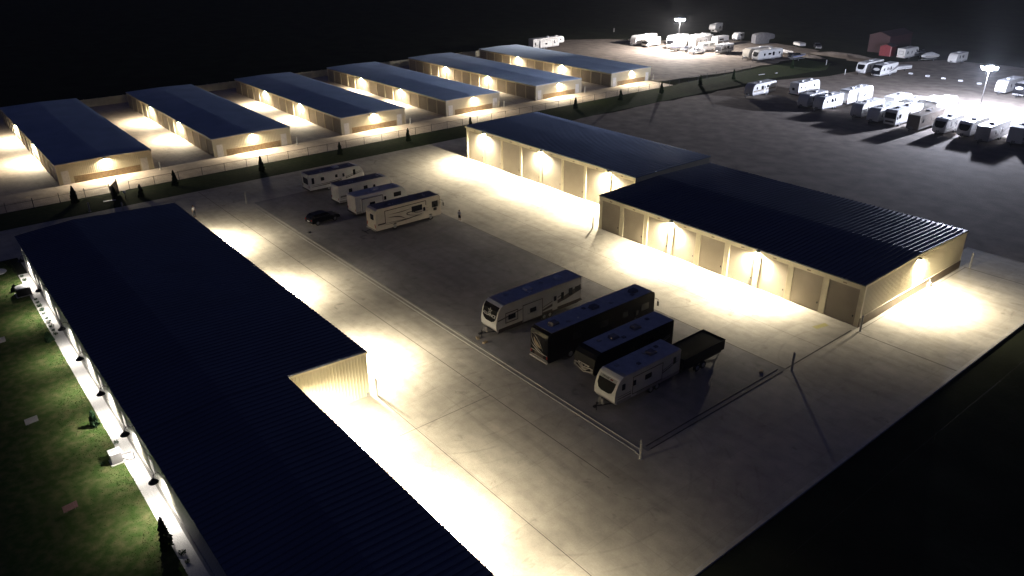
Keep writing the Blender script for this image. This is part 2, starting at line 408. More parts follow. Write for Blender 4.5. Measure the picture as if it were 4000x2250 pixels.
XR0, XS, XR1 = -111.86, -70.8, -32.36
B1 = empty('storage_building', (0, 0, 0), 0, 'taller cream storage building with a blue ribbed roof and eight tall doors under three lamps', 'storage building')
yr1, yr2, yb = 80.26, 73.1, 97.2
walls(B1, XR0, XS+.0, yr1, yb, 5.93, .05).build('wall', M['cream'], B1)
xs = [XR0 + i*(XS-XR0)/8 for i in range(9)]
door_front(B1, xs, yr1, 5.25, 5.93, .5, XR0, XS)
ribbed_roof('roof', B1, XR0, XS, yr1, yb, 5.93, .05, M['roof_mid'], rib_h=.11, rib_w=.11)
t = MB()
for sgn in (1,):
    t.prism([(yr1-.2, 5.60), (yr1-.2, 5.93), ((yr1+yb)/2, 5.98), (yb+.2, 5.93), (yb+.2, 5.6), ((yr1+yb)/2, 5.65)], XR0-.10, XR0-.02)
t.build('gable_trim', M['trim'], B1)
for i in (1, 4, 7): wall_lamp(B1, (xs[i]+(.15 if i < 7 else -.1), yr1-.03, 5.62), (0, -1), 56000)
B2 = empty('storage_building', (0, 0, 0), 0, 'lower cream storage building with nine roller doors and a brown band on its end wall', 'storage building')
walls(B2, XS+.03, XR1, yr2, yb, 4.87, .38).build('wall', M['cream'], B2)
xs2 = [XS + i*(XR1-XS)/9 for i in range(10)]
door_front(B2, xs2, yr2, 4.22, 4.87, .72, XS, XR1)
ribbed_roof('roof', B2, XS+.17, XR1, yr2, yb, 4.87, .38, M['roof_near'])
b = MB(); gz = gable(yr2, yb, 4.87, .38); ribbed_panel(b, yr2+.25, yb-.2, XR1-.02, 1.12, lambda a: gz(a)-.14, 'y', 1)
b.build('end_siding', M['cream'], B2)
b = MB(); b.box(XR1-.02, XR1+.05, yr2+.02, yb, -.03, 1.08); b.box(XR1-.02, XR1+.075, yr2+.02, yb, 1.08, 1.13, 1)
b.build('wainscot', [M['wains'], M['trim']], B2)
b = MB(); b.box(XR1-.02, XR1+.06, yr2-.03, yr2+.2, 1.13, 4.72); ym = (yr2+yb)/2
b.prism([(yr2-.1, 4.60), (yr2-.1, 4.86), (ym, 5.24), (yb+.1, 4.86), (yb+.1, 4.60), (ym, 4.98)], XR1+.0, XR1+.07)
b.build('gable_trim', M['trim'], B2)
b = MB(); b.prism([(yr2-.1, 4.60), (yr2-.1, 4.86), (yr1-.3, 5.06), (yr1-.3, 4.8)], XS-.07, XS+.0); b.build('step_trim', M['trim'], B2)
for i in (3, 6): wall_lamp(B2, (xs2[i], yr2-.03, 4.58), (0, -1), 50000)
wall_lamp(B2, (XR1+.05, 84.7, 4.72), (1, 0), 48000)
b = MB(); b.box(-32.3, -32.05, 88.6, 89.1, 0, .55); b.tube((-32.2, 88.85, .5), (-32.2, 88.85, .9), .03); b.build('meter_box', M['acw'], B2)

# --- near left building (dark roof in the foreground), L shaped
BL = empty('storage_building', (0, 0, 0), 0, 'long foreground storage building under a huge dark navy roof with a stepped corner', 'storage building')
xl0, xl1, xl2, yl0, yl1, yl2, hl = -106.35, -54.08, -6.0, 8.11, 27.01, 19.59, 4.63
def mono(b, x0, x1, y0, y1, ze, zr, ym, m=None):
    pass
ridge_y = 14.5; rh = .55
b = MB()
def prof_roof(y0, y1, x0, x1, b, t=.1, over=.22):
    s1 = rh/(ridge_y-yl0); zf = lambda y: hl + rh - abs(y-ridge_y)*s1 if y <= ridge_y else hl+rh - (y-ridge_y)*(rh/(yl1-ridge_y))
    o2 = .08; pts = [(y0-over, zf(y0)-.02), (ridge_y, hl+rh), (y1+o2, zf(y1)-.01), (y1+o2, zf(y1)-.01-t), (ridge_y, hl+rh-t), (y0-over, zf(y0)-.02-t)]
    b.prism(pts, x0, x1)
    n = int((x1-x0)/.61)
    for i in range(n+1):
        xc = x0+.09+i*(x1-x0-.18)/n
        for ya, yb_ in ((y0-over-.015, ridge_y), (ridge_y, y1+o2+.015)):
            za, zb = (zf(y0)-.02, hl+rh) if ya < ridge_y-.1 else (hl+rh, zf(y1)-.01)
            b.add([(xc-.045, ya, za-.01), (xc+.045, ya, za-.01), (xc+.01, ya, za+.075), (xc-.01, ya, za+.075),
                   (xc-.045, yb_, zb-.01), (xc+.045, yb_, zb-.01), (xc+.01, yb_, zb+.075), (xc-.01, yb_, zb+.075)],
                  [(0,1,2,3), (7,6,5,4), (0,4,5,1), (1,5,6,2), (2,6,7,3), (3,7,4,0)])
    return zf
zf = prof_roof(yl0, yl1, xl0-.15, xl1+.12, b); prof_roof(yl0, yl2, xl1+.125, xl2, b)
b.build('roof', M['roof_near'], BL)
b = MB()
b.prism([(yl0, -.03), (yl1, -.03), (yl1, zf(yl1)-.12), (ridge_y, hl+rh-.12), (yl0, zf(yl0)-.13)], xl0, xl1)
b.prism([(yl0+.001, -.03), (yl2, -.03), (yl2, zf(yl2)-.12), (ridge_y, hl+rh-.12), (yl0+.001, zf(yl0)-.13)], xl1+.002, xl2-.1)
ribbed_panel(b, yl2+.15, yl1-.15, xl1, .0, lambda a: zf(a)-.14, 'y', 1)
b.build('wall', M['cream'], BL)
b = MB(); b.box(xl1-.0, xl1+.06, yl1-.13, yl1+.03, 0, zf(yl1)-.14)
b.prism([(yl2, zf(yl2)-.30), (yl2, zf(yl2)-.13), (yl1+.2, zf(yl1)-.13), (yl1+.2, zf(yl1)-.30)], xl1+.001, xl1+.10)
b.build('corner_trim', M['trim'], BL)
# office side wall (faces -Y): pale stucco with wainscot and dark windows
b = MB(); b.box(xl0+.05, xl2, yl0-.06, yl0-.002, 0, 1.0); b.box(xl0+.05, xl2, yl0-.09, yl0-.002, 1.0, 1.07)
b.build('wainscot', M['kerb'], BL)
b = MB(); ribbed_panel(b, xl0+.3, xl2, yl0, 1.07, zf(yl0)-.2, 'x', -1, pitch_=.4, d=.02); b.build('side_siding', M['gelw'], BL)
for xw in (-103, -97, -94.2, -86, -75.5, -68, -60.5, -53):
    f_ = MB(); f_.box(xw-.55, xw+.55, yl0-.045, yl0-.003, 1.5, 2.9); fr = f_.build('window', M['white_door'], BL)
    g = MB(); g.box(xw-.47, xw+.47, yl0-.055, yl0-.046, 1.58, 2.82); g.build('pane', M['glass'], fr)
for k, xl in enumerate((-101.5, -90.9, -79.5, -72.0, -64.5, -57.1, -49.8)):
    a = MB(); a.path([(xl, yl0-.03, 3.5), (xl, yl0-.3, 3.74), (xl, yl0-.58, 3.68), (xl, yl0-.70, 3.42)], .022)
    a.tube((xl, yl0-.02, 3.5), (xl, yl0-.06, 3.5), .09, .09, 10)
    a.lathe((xl, yl0-.70, 3.06), [(.36, 0), (.34, .05), (.2, .19), (.09, .27), (.07, .36)], 16)
    la = a.build('barn_lamp', M['black'], BL)
    g = MB(); g.lathe((xl, yl0-.70, 3.02), [(.07, 0), (.09, .04), (.05, .10)], 10); g.build('bulb', M['neut'], la)
    light('lamp_light', 'SPOT', (xl, yl0-.70, 2.98), 1550, NEUT, BL, (0, 0, 0), .06, R(152), 1.0)
for xl in (-99.5, -79.8, -59.6): wall_lamp(BL, (xl, yl1+.03, 4.2), (0, 1), 56000, tilt=2)
for xl, pw in ((-48.9, 56000), (-36.4, 56000), (-23.6, 32000)): wall_lamp(BL, (xl, yl2+.03, 4.3), (0, 1), pw, tilt=2)
# doors on the yard side, hidden from the photo's side but part of the facade
for i in range(12):
    a0 = xl0+.4+i*4.35
    bb = MB(); bb.box(a0, a0+3.5, yl1+.002, yl1+.04, .0, 3.9); bb.build('roller_door', M['roll'], BL)
b = MB(); b.box(xl1+.02, xl1+.14, yl1-.35, yl1-.05, .0, .35); b.build('valve_box', M['galv'], BL)

# --- six row buildings
def row_building():
    root = empty('garage_row', (0, 0, 0)); W, L, h, rh_ = 15.07, 57.67, 3.45, .17
    # local: front end wall at x=0, runs to x=-L ; y 0..W
    b = MB(); b.prism([(.12, -.03), (W, -.03), (W, h-.11), (W/2, h+rh_-.11), (.12, h-.11)], -L, 0); b.build('wall', M['cream'], root)
    xs = [-L + i*L/15 for i in range(16)]
    bb = MB(); bb.box(-L, 0, 0, .14, 3.02, h-.11)
    for i, x in enumerate(xs):
        a, c = (x-.2, x+.2)
        if i == 0: a, c = x, x+.3
        if i == 15: a, c = x-.45, x
        bb.box(a, c, 0, .14, -.03, 3.02)
    bb.box(-L, 0, -.03, -.002, h-.26, h-.12); bb.build('door_surround', M['trim'], root)
    for a, c in zip(xs, xs[1:]):
        l0 = a+.2 if a != xs[0] else a+.3; l1 = c-.2 if c != xs[-1] else c-.45
        d = MB(); n = 14; prof = []
        for i in range(n):
            z = 3.0*i/n; prof += [(.10, z+.001), (.072, z+3.0/n*.5)]
        prof += [(.10, 3.0), (.13, 3.0), (.13, .001)]; d.prism(prof, l0+.003, l1-.003); d.build('roller_door', M['roll'], root)
    ribbed_roof('roof', root, -L, 0, 0, W, h, rh_, M['roof'], over=.1, rib_h=.11, rib_w=.14)
    gz_ = gable(0, W, h, rh_)
    e = MB(); ribbed_panel(e, 2.4, W-2.2, .0, 1.16, lambda a: gz_(a)-.14, 'y', 1, d=.03)
    e.build('end_siding', M['cream'], root)
    e = MB(); e.box(0, .09, 2.3, W-2.2, -.03, 1.12); e.box(0, .12, 2.3, W-2.2, 1.12, 1.17); e.build('stone_wainscot', M['stone'], root)
    e = MB(); e.box(0, .06, -.04, .14, 0, h-.14); e.box(0, .06, W-.14, W+.04, 0, h-.14)
    e.prism([(-.1, h-.28), (-.1, h-.02), (W/2, h+rh_-.02), (W+.1, h-.02), (W+.1, h-.28), (W/2, h+rh_-.28)], .001, .075); e.build('gable_trim', M['trim'], root)
    for yc in (1.15, W-1.4):
        d = MB(); d.box(0, .045, yc-.5, yc+.5, 0, 2.2); d.box(0, .07, yc-.57, yc-.5, 0, 2.27); d.box(0, .07, yc+.5, yc+.57, 0, 2.27); d.box(0, .07, yc-.5, yc+.5, 2.2, 2.27)
        dd = d.build('side_door', M['white_door'], root); h_ = MB(); h_.box(.046, .1, yc+.33, yc+.42, .98, 1.06); h_.build('handle', M['galv'], dd)
    for k in (5, 10): wall_lamp(root, (xs[k], -.03, 3.32), (0, -1), 17000, tilt=6, ang=172, blend=.5)
    wall_lamp(root, (.06, W/2, 3.33), (1, 0), 9500, tilt=6, ang=172, blend=.5)
    return root
proto = row_building()
ph = R(-.31)
rlab = ['garage row nearest the gate, its blue roof the darkest of the six', 'second garage row from the left, with its own lane beyond the gate', 'third garage row from the left, with a small tree in front of each corner',
        'fourth garage row from the left, just left of the taller storage building', 'fifth garage row from the left, its roof striped brightest by the floodlight', 'garage row farthest right, beside the gravel yard and the fifth wheel trailer']
offs = [0, 25.87, 51.98, 77.83, 104.06, 129.99]
for i, off in enumerate(offs):
    o = proto if i == 0 else copy_tree(proto)
    o.location = (-142.58 - off*math.sin(ph), 18.91 + off*math.cos(ph), 0); o.rotation_euler = (0, 0, ph)
    tag(o, rlab[i], 'garage building', 'garage rows behind the chain link fence')

# rear privacy fence behind the rows
pf = empty('privacy_fence', (-206.5, 0, 0), 0, 'pale solid panel fence closing the far ends of the lanes between garage rows', 'fence')
b = MB(); b.box(-.03, .03, -10, 163, .05, 1.85); ribbed_panel(b, -10, 163, .03, .08, 1.82, 'y', 1, pitch_=1.2, d=.02); b.build('panel', M['trim'], pf)
for k in range(60): MB().box(-.07, .09, -10+k*2.93, -9.86+k*2.93, 0, 1.98).build('fence_post', M['trim'], pf)

# ------------------------------------------------------------------ fences, gate, bollards
cf = empty('chain_link_fence', (-132.2, 0, 0), 0, 'long grey chain link fence between the grass verge and the garage rows', 'fence')
y0f, y1f, hf = 27.2, 196, 1.55
b = MB(); b.tube((0, y0f, hf), (0, y1f, hf), .028); b.tube((0, y0f, .08), (0, y1f, .08), .01); b.build('rail', M['fence'], cf)
n = 44
for k in range(n):
    y = y0f + (y1f-y0f)*k/(n-1); p = MB(); p.tube((0, y, -.02), (0, y, hf+.06), .04, .04, 8); p.lathe((0, y, hf+.06), [(.05, 0), (.03, .05)], 8); p.build('fence_post', M['fence'], cf)
b = MB(); st = .3; i = 0; y = y0f
while y < y1f-1.5:
    for dy in (1.45, -1.45):
        ya = y if dy > 0 else y+1.45
        a = Vector((0, ya, .09)); c = Vector((0, ya+dy, hf-.02)); t_ = .0035
        b.add([a+Vector((0, -t_, 0)), a+Vector((0, t_, 0)), c+Vector((0, t_, 0)), c+Vector((0, -t_, 0))], [(0,1,2,3)])
    y += st
b.build('wire_mesh', M['fence'], cf)
gf = empty('picket_fence', (-132.2, 0, 0), 0, 'dark metal picket fence at the left end of the verge by the gateway', 'fence')
b = MB()
y = -30
while y < 24.2: b.box(-.012, .012, y, y+.024, .08, 1.6); y += .14
b.box(-.02, .02, -30, 24.2, 1.32, 1.36); b.box(-.02, .02, -30, 24.2, .18, .22); b.build('picket_panel', M['black'], gf)
for k in range(16): MB().box(-.04, .04, -30+k*3.61, -29.92+k*3.61, 0, 1.75).build('fence_post', M['black'], gf)
gt = empty('swing_gate', (-131.6, 25.3, 0), R(-28), 'dark gate leaf standing open among the small trees on the verge', 'gate')
b = MB(); b.box(0, 3.6, -.04, .04, .15, .2); b.box(0, 3.6, -.04, .04, 2.25, 2.3); b.box(0, .05, -.04, .04, .15, 2.3); b.box(3.55, 3.6, -.04, .04, .15, 2.3); b.build('frame', M['black'], gt)
b = MB()
for k in range(24): b.box(.1+k*.145, .2+k*.145, -.015, .015, .2, 2.25)
b.build('slat_panel', M['dark'], gt)
b = MB(); b.box(-.12, .0, -.08, .08, 0, 2.55); b.build('gate_post', M['black'], gt)
kp = empty('keypad_post', (-127.9, 25.4, 0), 0, 'short pedestal with a pale keypad box beside the open gate', 'keypad')
MB().box(-.05, .05, -.05, .05, 0, 1.05).build('pedestal', M['black'], kp); MB().box(-.12, .12, -.2, .2, 1.05, 1.4).build('keypad_box', M['acw'], kp, bevel=.02)
bl_ = empty('fallen_board', (-128.7, 23.2, .0), R(80), 'pale plank lying on the grass left of the open gate', 'board')
MB().box(-.9, .9, -.12, .12, .0, .09).build('plank', M['acw'], bl_)

def bollard(x, y, h, label, r=.11, group='bollards guarding corners and lanes', m='post'):
    o = empty('bollard', (x, y, 0), 0, label, 'bollard', group)
    p = MB(); p.lathe((0, 0, -.02), [(r, 0), (r, h-.06), (r*.8, h), (r*.3, h+.04)], 12); p.build('pipe', M[m], o)
    q = MB(); q.lathe((0, 0, 0), [(r+.1, .0), (r+.1, .02), (r+.004, .03)], 12); q.build('base_collar', M['kerb'], o)
    return o
bollard(-113.44, 39.18, 1.9, 'bollard at the far left corner of the dark parking island, near the small car')
bollard(-32.06, 39.04, 1.88, 'bollard at the near corner of the parking island where the pale double kerb ends')
bollard(-31.91, 60.15, 1.98, 'dark looking bollard casting a long shadow right of the dump trailer')
bollard(-71.3, 72.5, 1.7, 'bollard at the step between the two joined storage buildings')
bollard(-53.6, 27.5, 1.85, 'bollard at the stepped corner of the foreground navy roofed building')
bollard(-31.75, 72.5, 1.85, 'bollard hard against the near corner of the lower storage building')
bollard(-31.5, 98.3, 2.0, 'bollard at the far back corner of the lower storage building')
bollard(-125.3, 19.6, 1.45, 'faint bollard on the verge left of the gate, farther of the pair')
bollard(-122.5, 23.6, 1.3, 'pale bollard on the verge beside the gate, nearer of the pair')
nm = ['first', 'second', 'third', 'fourth', 'fifth', 'sixth']
for i, off in enumerate(offs):
    bollard(-141.3, 18.91+off+15.07+.75, 1.45, 'small bollard at the right front corner of the %s garage row from the left' % nm[i])
for x, y, lb in ((-111.23, 210.66, 'white marker post at the edge of the floodlit lot, nearest the pair of parked trailers'), (-123.4, 221.67, 'faint marker post in the dark grass beyond the floodlit lot'), (-220.28, 231.36, 'pale marker post at the far end of the gravel yard')):
    o = empty('marker_post', (x, y, 0), 0, lb, 'post', 'marker posts'); MB().tube((0, 0, 0), (0, 0, 1.5), .08, .08, 8).build('pipe', M['acw'], o)
wl = ['nearest the pair of parked trailers', 'second from the parked trailers', 'in the middle of the line of five', 'second from the floodlight pole', 'nearest the floodlight pole']
for k, (x, y) in enumerate([(-99.71, 225.07), (-94.85, 224.71), (-90.45, 224.25), (-85.93, 224.1), (-81.02, 223.59)]):
    o = empty('marker_block', (x, y, 0), R(10*k), 'small white block on the floodlit gravel, '+wl[k], 'block', 'white blocks in a line across the gravel')
    MB().box(-.55, .55, -.3, .3, 0, .42).build('block', M['acw'], o, bevel=.06)

# ------------------------------------------------------------------ small evergreens
def arbor(h, r, seed, n=1400, m='leaf'):
    rnd = random.Random(seed); b = MB()
    for i in range(n):
        z = h*(.04 + .96*rnd.random()**1.15); k = z/h
        rr = r*(1-k)**.62*(.72+.35*math.sin(k*19+seed)*.25+.2*rnd.random()); a = rnd.uniform(0, 6.283)
        rr *= 1 + .18*math.sin(3*a+seed+k*7); rr *= rnd.uniform(.55, 1.05)
        c = Vector((rr*math.cos(a), rr*math.sin(a), z)); s = rnd.uniform(.05, .13)
        u = Vector((rnd.uniform(-1, 1), rnd.uniform(-1, 1), rnd.uniform(-.4, .4))).normalized()*s; v = Vector((rnd.uniform(-.4, .4), rnd.uniform(-.4, .4), 1)).normalized()*s*1.3
        b.add([c-u-v*.4, c+u-v*.4, c+u*.3+v, c-u*.3+v], [(0,1,2,3)])
    return b
trees = [(-131.0, 18.8, 2.7, 'left of the gate in front of the first garage row'), (-129.6, 33.6, 2.6, 'right of the gate, the second along the verge'), (-128.3, 47.9, 2.7, 'in front of the gap between the second and third garage rows'),
         (-128.9, 63.4, 2.4, 'above the parked trailers, fourth along the verge'), (-129.0, 78.4, 2.6, 'left of the taller storage building'), (-128.9, 93.6, 2.6, 'just peeping over the far corner of the taller storage roof'),
         (-128.9, 123.8, 2.6, 'in front of the fifth garage row'), (-128.6, 138.5, 2.5, 'left of the farthest garage row front'), (-127.6, 152.2, 2.8, 'right of the farthest garage row front'),
         (-127.9, 168.0, 2.6, 'just past the end of the lit paving'), (-127.4, 181.7, 2.6, 'next to the pale board in the dark grass'), (-126.8, 209.0, 2.6, 'farthest along the verge, beside the white trailers'),
         (-129.4, 24.2, 1.9, 'close against the open gate leaf, shorter than the rest'), (-127.2, 27.6, 2.1, 'to the right of the open gate leaf')]
vars_ = [arbor(2.6, .62, s) for s in (1, 5, 9)]
tm = []
for k, (x, y, h, lb) in enumerate(trees):
    o = empty('arborvitae', (x, y, 0), random.uniform(0, 6), 'small dark evergreen '+lb, 'tree', 'evergreens along the verge')
    if k < 3:
        c = vars_[k].build('crown', M['leaf'], o); t = MB().tube((0, 0, 0), (0, 0, 1.5), .05, .02, 6).build('trunk', M['bark'], o); tm.append((c.data, t.data))
    else:
        for nme, d in zip(('crown', 'trunk'), tm[k % 3]):
            q = bpy.data.objects.new(nme, d); col.objects.link(q); q.parent = o
    o.scale = (random.uniform(.85, 1.1),)*2 + (h/2.6,)
for x, y, h, r, m, lb in ((-84.3, 6.5, 1.0, .5, 'leafg', 'pale green conical shrub at the lawn edge with a wire of straw round it'), (-65.0, 6.4, 1.5, .42, 'leafg', 'green upright shrub on the lawn edge casting a long shadow'),
                     (-46.3, 6.7, 2.6, .5, 'leaf', 'tall dark narrow evergreen beyond the last lamp, at the lawn edge'), (-100.6, 5.9, .7, .4, 'leafg', 'small shrub behind the dark air conditioner')):
    o = empty('shrub', (x, y, 0), 0, lb, 'shrub'); arbor(h, r, int(-x), 900, m).build('crown', M[m], o); MB().tube((0, 0, 0), (0, 0, h*.5), .03, .015, 6).build('trunk', M['bark'], o)
pl = [(-96.2, 7.3), (-95.1, 7.3), (-93.9, 7.3), (-92.6, 7.3), (-91.5, 7.3), (-90.1, 7.3), (-88.9, 7.3), (-87.6, 7.3), (-86.5, 7.3), (-85.4, 7.3), (-104.6, 7.25), (-103.1, 7.3), (-58.9, 5.6), (-61.2, 7.15), (-45.0, 7.3), (-44.0, 7.3)]
dsc = ['first', 'second', 'third', 'fourth', 'fifth', 'sixth', 'seventh', 'eighth', 'ninth', 'tenth']
lab = ['%s little plant of the stone bed row, counting from the dark air conditioner' % d for d in dsc] + ['low plant in the stone bed by the far end lamp, farther of two', 'low plant in the stone bed by the far end lamp, nearer of two', 'straw coloured grass clump behind the square air conditioner', 'small plant in the stones beside the square air conditioner', 'dark low plant beyond the last lamp, farther of two', 'dark low plant beyond the last lamp, nearest the frame']
pm = None
for (x, y), lb in zip(pl, lab):
    o = empty('bed_plant', (x, y, 0), random.uniform(0, 6), lb, 'plant', 'plants in the stone bed')
    if pm is None:
        b = MB()
        for i in range(160):
            a = random.uniform(0, 6.28); r_ = .22*math.sqrt(random.random()); z = random.uniform(.02, .24); c = Vector((r_*math.cos(a), r_*math.sin(a), z))
            u = Vector((random.uniform(-1, 1), random.uniform(-1, 1), random.uniform(-.5, .5)))*.05; v = Vector((0, 0, 1)).cross(u)+Vector((0, 0, .04)); b.add([c-u, c+v, c+u], [(0,1,2)])
        pm = b.build('foliage', M['leafg'], o).data
    else:
        q = bpy.data.objects.new('foliage', pm); col.objects.link(q); q.parent = o
    s = random.uniform(.8, 1.3); o.scale = (s, s, s)

# ------------------------------------------------------------------ yard equipment by the lawn
ac = empty('air_conditioner', (-98.9, 6.55, 0), 0, 'dark upright air conditioner unit with a bright white round top in the stone bed', 'air conditioner')
b = MB(); b.box(-.75, .75, -.75, .75, .05, .95); b.build('casing', M['dark'], ac, bevel=.05)
b = MB(); b.lathe((0, 0, .95), [(.72, 0), (.70, .06), (.2, .11)], 20); b.build('fan_top', M['acw'], ac)
b = MB(); b.box(-.85, .85, -.85, .85, 0, .05); b.build('pad', M['kerb'], ac)
ac = empty('air_conditioner', (-58.6, 6.55, 0), 0, 'square white topped air conditioner with pipes to the wall beside the lawn', 'air conditioner')
b = MB(); b.box(-.42, .42, -.42, .42, .08, .98); b.build('casing', M['gfxg'], ac, bevel=.03)
b = MB(); b.box(-.45, .45, -.45, .45, .98, 1.04); b.build('top', M['acw'], ac, bevel=.02)
b = MB(); b.lathe((0, 0, 1.045), [(.30, 0), (.30, .006), (.05, .008)], 18); b.build('fan_grille', M['gelg'], ac)
b = MB(); b.path([(.3, .4, .3), (.6, .8, .12), (.6, 1.2, .12), (.2, 1.25, .5)], .035); b.path([(-.3, .4, .3), (-.3, 1.2, .2)], .03); b.build('pipes', M['black'], ac)
b = MB(); b.box(-.5, .5, -.5, .5, 0, .08); b.build('pad', M['kerb'], ac)
for (x, y, m, lb) in ((-86.9, 2.5, 'signw', 'pale board sign on the dark lawn, half cut by the photo edge'), (-68.8, 2.3, 'signw', 'pale rectangular board sign standing alone on the dark lawn'), (-54.6, 2.4, 'signr', 'pinkish mottled board sign nearest the camera on the lawn')):
    o = empty('lawn_sign', (x, y, 0), R(8), lb, 'sign', 'small signs on the lawn'); MB().box(-.015, .015, -.5, .5, .12, .68).build('board', M[m], o)
    b = MB(); b.tube((0, -.3, 0), (0, -.3, .3), .01); b.tube((0, .3, 0), (0, .3, .3), .01); b.build('stake', M['galv'], o)
rg = empty('stone_ring', (-108.2, 5.0, 0), 0, 'round bed of white stones with one small plant at the left edge of the lawn', 'flower bed')
b = MB(); b.lathe((0, 0, .0), [(1.15, 0), (1.1, .07), (.3, .09)], 24); b.build('stone_bed', M['bed'], rg)
b = MB()
for i in range(90):
    a = random.uniform(0, 6.28); r_ = .2*random.random(); c = Vector((r_*math.cos(a), r_*math.sin(a), random.uniform(.08, .3))); b.add([c, c+Vector((.05, 0, .03)), c+Vector((0, .05, .05))], [(0,1,2)])
b.build('plant', M['leafg'], rg)

# ------------------------------------------------------------------ recreational vehicles
def wheel(parent, x, y, r=.37, w_=.24, side=1, rim='rim'):
    b = MB(); b.tube((x-side*w_/2, y, r), (x+side*w_/2, y, r), r, r, 18); t = b.build('wheel', M['rubber'], parent, bevel=.03)
    g = MB(); g.tube((x+side*(w_/2-.01), y, r), (x+side*(w_/2+.015), y, r), r*.62, r*.55, 14); g.tube((x+side*(w_/2), y, r), (x+side*(w_/2+.03), y, r), r*.2, r*.15, 10, 0)
    g.build('rim', M[rim], t)
    return t

def rounded(x0, x1, z0, z1, r=.08, n=3):
    pts = []
    for cx, cz, a0 in ((x1-r, z1-r, 0), (x0+r, z1-r, 90), (x0+r, z0+r, 180), (x1-r, z0+r, 270)):
        for k in range(n+1): a = R(a0+90*k/n); pts.append((cx+r*math.cos(a), cz+r*math.sin(a)))
    return pts

def side_panel(parent, name, hw, side, y0, y1, z0, z1, m, t=.02, r=.07, proud=.0, frame=None):
    X = side*(hw+proud); b = MB(); b.prism(rounded(y0, y1, z0, z1, min(r, (y1-y0)/2.2, (z1-z0)/2.2)), X-side*.01, X+side*t)
    return b.build(name, m, parent)

def window(parent, hw, side, y0, y1, z0, z1, proud=0., frame='black'):
    f = side_panel(parent, 'window', hw, side, y0-.04, y1+.04, z0-.04, z1+.04, M[frame], .018, .09, proud)
    X = side*(hw+proud+.018); g = MB(); g.prism(rounded(y0, y1, z0, z1, .06), X-side*.004, X+side*.008); g.build('pane', M['glass'], f)

def band(b, hw, side, pts, widths, t=.012, proud=0.):
    """tapering swoosh along pts (y,z) on the side wall"""
    X0 = side*(hw+proud-.002); X1 = side*(hw+proud+t)
    up_, dn = [], []
    for i, (y, z) in enumerate(pts):
        a = pts[max(0, i-1)]; c = pts[min(len(pts)-1, i+1)]; dy, dz = c[0]-a[0], c[1]-a[1]; L_ = math.hypot(dy, dz) or 1; ny, nz = -dz/L_, dy/L_
        w_ = widths[i]/2; up_.append((y+ny*w_, z+nz*w_)); dn.append((y-ny*w_, z-nz*w_))
    for i in range(len(pts)-1):
        q = [up_[i], up_[i+1], dn[i+1], dn[i]]
        b.add([(X1, p[0], p[1]) for p in q] + [(X0, p[0], p[1]) for p in q], [(0,1,2,3), (7,6,5,4), (0,4,5,1), (1,5,6,2), (2,6,7,3), (3,7,4,0)])

def bez(p0, p1, p2, p3, n=12):
    return [tuple((1-t)**3*a+3*(1-t)**2*t*b_+3*(1-t)*t*t*c+t**3*d for a, b_, c, d in zip(p0, p1, p2, p3)) for t in [i/n for i in range(n+1)]]

def text_mesh(name, body, size, m, parent, mtx, extrude=.006):
    cu = bpy.data.curves.new(name, 'FONT'); cu.body = body; cu.size = size; cu.extrude = extrude; cu.align_x = 'CENTER'; cu.align_y = 'CENTER'; cu.resolution_u = 2
    tmp = bpy.data.objects.new('tmp', cu); col.objects.link(tmp)
    dg = bpy.context.evaluated_depsgraph_get(); me = bpy.data.meshes.new_from_object(tmp.evaluated_get(dg)); bpy.data.objects.remove(tmp)
    me.materials.clear(); me.materials.append(m); o = bpy.data.objects.new(name, me); col.objects.link(o); o.parent = parent; o.matrix_local = mtx
    return o

def profile(kind, L, h, z0):
    F = -L/2; B_ = L/2
    if kind == 'travel':
        return [(F+.25, z0), (F+.03, z0+.35), (F, z0+.9), (F+.1, z0+1.5), (F+.32, h-.62), (F+.62, h-.22), (F+1.0, h-.03), (F+1.4, h), (B_-.08, h), (B_, h-.1), (B_, z0)]
    if kind == 'travelr':   # rounded at both ends
        return [(F+.3, z0), (F+.05, z0+.35), (F, z0+.9), (F+.12, z0+1.5), (F+.38, h-.5), (F+.75, h-.15), (F+1.2, h), (B_-.6, h), (B_-.2, h-.18), (B_-.02, h-.6), (B_, z0+.6), (B_-.25, z0)]
    if kind == 'fifth':
        return [(F+2.5, z0), (F+2.4, 1.55), (F+.25, 1.6), (F+.02, 1.85), (F, 2.2), (F+.18, h-.5), (F+.5, h-.15), (F+1.0, h), (B_-.06, h), (B_, h-.08), (B_, z0)]
    if kind == 'bus':
        return [(F+.12, z0), (F, z0+.35), (F+.02, h-.5), (F+.12, h-.18), (F+.4, h), (B_-.45, h), (B_-.12, h-.2), (B_, h-.6), (B_, z0+.3), (B_-.12, z0)]
    if kind == 'cabover':
        return [(F+.0, z0), (F, 1.1), (F+.75, 1.35), (F+.95, 1.95), (F+.15, 2.1), (F+.0, 2.45), (F+.3, h-.15), (F+.8, h), (B_-.06, h), (B_, h-.08), (B_, z0)]
    return [(F, z0), (F, h-.1), (F+.1, h), (B_-.1, h), (B_, h-.1), (B_, z0)]

def surf(pr, z):
    best = None
    for (ya, za), (yb2, zb) in zip(pr, pr[1:]):
        if za != zb and min(za, zb) <= z <= max(za, zb):
            y = ya+(yb2-ya)*(z-za)/(zb-za); best = y if best is None else min(best, y)
    return best
def mask_on(parent, name, pr, rows, m, off=.03, th=.05):
    b = MB(); rings = []
    for z, w0 in rows:
        y = surf(pr, z); rings.append([(-w0, y-off, z), (w0, y-off, z), (w0, y-off+th, z), (-w0, y-off+th, z)])
    b.loft(rings); return b.build(name, m, parent)
def on_cap(pr, z, off, x=0):
    y = surf(pr, z); a = math.atan2(.3, surf(pr, z+.15)-surf(pr, z-.15))
    return Matrix.Translation((x, y-off, z)) @ Matrix.Rotation(a, 4, 'X')

